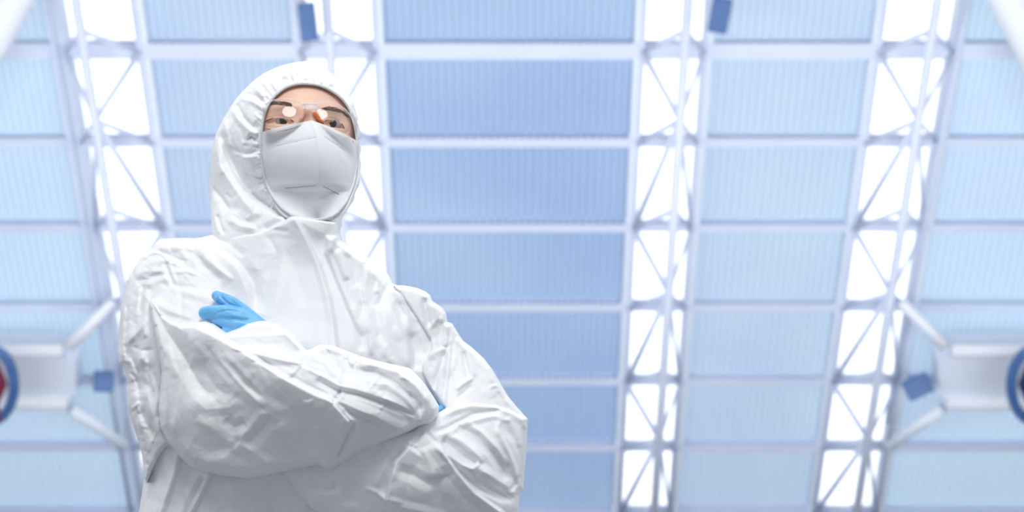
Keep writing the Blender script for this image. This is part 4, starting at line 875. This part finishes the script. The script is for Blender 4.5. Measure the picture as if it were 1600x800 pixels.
S([(681, 745), (700, 738), (712, 742)], -3, 12, 14, 1.2); S([(682, 744), (688, 770), (696, 800), (704, 830)], -9, 26, 16, 1.2, (.05, .1)); S([(660, 700), (672, 725), (678, 748)], 6, 22, 14, 1.4); S([(620, 735), (645, 742), (676, 760)], -6, 14, 14, 1.4)
S([(662, 672), (650, 690), (640, 700)], -6, 5, 7); S([(664, 672), (680, 690), (690, 706)], -4, 5, 5)
S([(476, 734), (505, 746), (522, 760)], 6, 8, 10, 1.2); S([(480, 745), (482, 765), (486, 790)], 5, 7, 7); S([(490, 758), (512, 766), (530, 760)], -5, 10, 8); S([(560, 712), (545, 740), (550, 790)], -6, 22, 20, 1.4); S([(600, 690), (586, 706), (570, 716)], -6, 8, 8); S([(620, 700), (600, 730), (590, 760)], 4, 10, 10)
HG.crumple(20, (690, 650, 815, 800), 50, 1.8, 12, .8, .4, 51); HG.crumple(10, (470, 720, 600, 800), 50, 3, 12, .4, .6, 52); HG.soft(1)
pd = inflate(LL_out, ctrlf(LL_c), .055, HG, R0=40, hmul=.85, sm=0)
sleeveL = garment('sleeve', [pc, pd], person)

# ---------------- gloved hands
gl_mat = M['glove']
def hand(fingers, palm, name, wr):
    bm = bmesh.new()
    def chain(pts):
        P = [np.array([*at(x, y, Y_), r_]) for x, y, Y_, r_ in pts]
        for i in range(len(P) - 1):
            n = max(2, int(np.linalg.norm(P[i][:3] - P[i + 1][:3]) / .0025))
            for t in np.linspace(0, 1, n):
                q = P[i] * (1 - t) + P[i + 1] * t
                bmesh.ops.create_icosphere(bm, subdivisions=2, radius=q[3] * .001, matrix=Matrix.Translation(q[:3]))
    for f in fingers: chain(f)
    for f in palm: chain(f)
    me = bpy.data.meshes.new(name); bm.to_mesh(me); bm.free()
    o = bpy.data.objects.new('tmp', me); COL.objects.link(o)
    md = o.modifiers.new('r', 'REMESH'); md.mode = 'VOXEL'; md.voxel_size = .0011
    ms = o.modifiers.new('s', 'SMOOTH'); ms.iterations = 6; ms.factor = .5
    dg = bpy.context.evaluated_depsgraph_get(); dg.update(); m2 = bpy.data.meshes.new_from_object(o.evaluated_get(dg))
    bpy.data.objects.remove(o)
    V = np.empty(len(m2.vertices) * 3); m2.vertices.foreach_get('co', V); V = V.reshape(-1, 3)
    x, y = proj(V); HW = HMap()
    for pts, h, a, b in wr: HW.S(pts, h, a, b, 1.2)
    HW.soft(1)
    V[:, 1] -= HW.get(x, y) * .001; m2.vertices.foreach_set('co', V.ravel()); m2.update()
    m2.polygons.foreach_set('use_smooth', [True] * len(m2.polygons)); m2.name = name
    return link(name, m2, person, [gl_mat])
upb = bvh(sleeveR); tb = bvh(torso)
def sY(x, y):
    return min(hitY(upb, x, y, 2.4), hitY(tb, x, y, 2.4))
y1 = sY(337, 458); y2 = sY(318, 480); y3 = sY(400, 480)
b0 = 2.262
hand([[(338.5, 462, b0, 8.0), (346, 467, b0 - .006, 10.2), (362, 474, b0 - .010, 11), (380, 486, b0 - .008, 10.5), (412, 510, b0 + .004, 9)],
      [(320.5, 489, b0 - .012, 10.2), (332, 488, b0 - .018, 11), (352, 488, b0 - .024, 11.5), (376, 493, b0 - .024, 11), (412, 516, b0 - .002, 9)],
      [(336, 499, b0 - .014, 8), (352, 503, b0 - .022, 9.6), (368, 506, b0 - .026, 10), (400, 512, b0 - .022, 10), (418, 524, b0 - .002, 9)],
      [(354, 516, b0 - .022, 7.4), (372, 517, b0 - .022, 8.2), (400, 528, b0 - .018, 9), (440, 536, b0 - .01, 10)],
      [(388, 520, b0 + .012, 8), (408, 522, b0 + .008, 9), (436, 545, b0 + .0, 12)]],
     [[(412, 522, b0 + .002, 9), (440, 552, b0 + .004, 16), (500, 590, b0 + .008, 20)], [(420, 536, b0 - .0, 11), (470, 575, b0 + .003, 16)]], 'glove',
     [([(342, 452), (346, 464), (356, 474), (372, 480)], -2.2, 2.5, 3.5), ([(352, 458), (366, 468), (378, 480)], 1.5, 3, 3), ([(331, 498), (340, 488), (356, 485), (376, 486)], -2.0, 2.2, 3), ([(350, 501), (364, 498), (385, 500), (398, 506)], -1.8, 2.5, 3), ([(345, 494), (362, 493), (392, 497)], 1.5, 3, 3), ([(352, 463), (358, 461), (363, 466)], -1.2, 2, 2), ([(336, 470), (340, 476)], 1, 2, 2), ([(322, 484), (330, 494)], -1, 2, 2)])
bq = 2.262
hand([[(676, 648, bq + .02, 7), (685.5, 639, bq + .02, 4), (706, 628, bq + .06, 8), (730, 620, bq + .08, 7)], [(680, 652, bq + .03, 9), (712, 640, bq + .07, 8.5), (738, 632, bq + .085, 7)],
      [(680, 660, bq + .03, 9), (712, 652, bq + .07, 8.5), (738, 646, bq + .085, 7)], [(680, 668, bq + .03, 8), (708, 664, bq + .07, 7.5), (728, 660, bq + .085, 6.5)], [(668, 648, bq + .03, 9), (684, 634, bq + .06, 8.5), (698, 626, bq + .07, 7)]],
     [[(625, 650, bq - .0, 20), (668, 652, bq + .045, 13)]], 'glove', [])
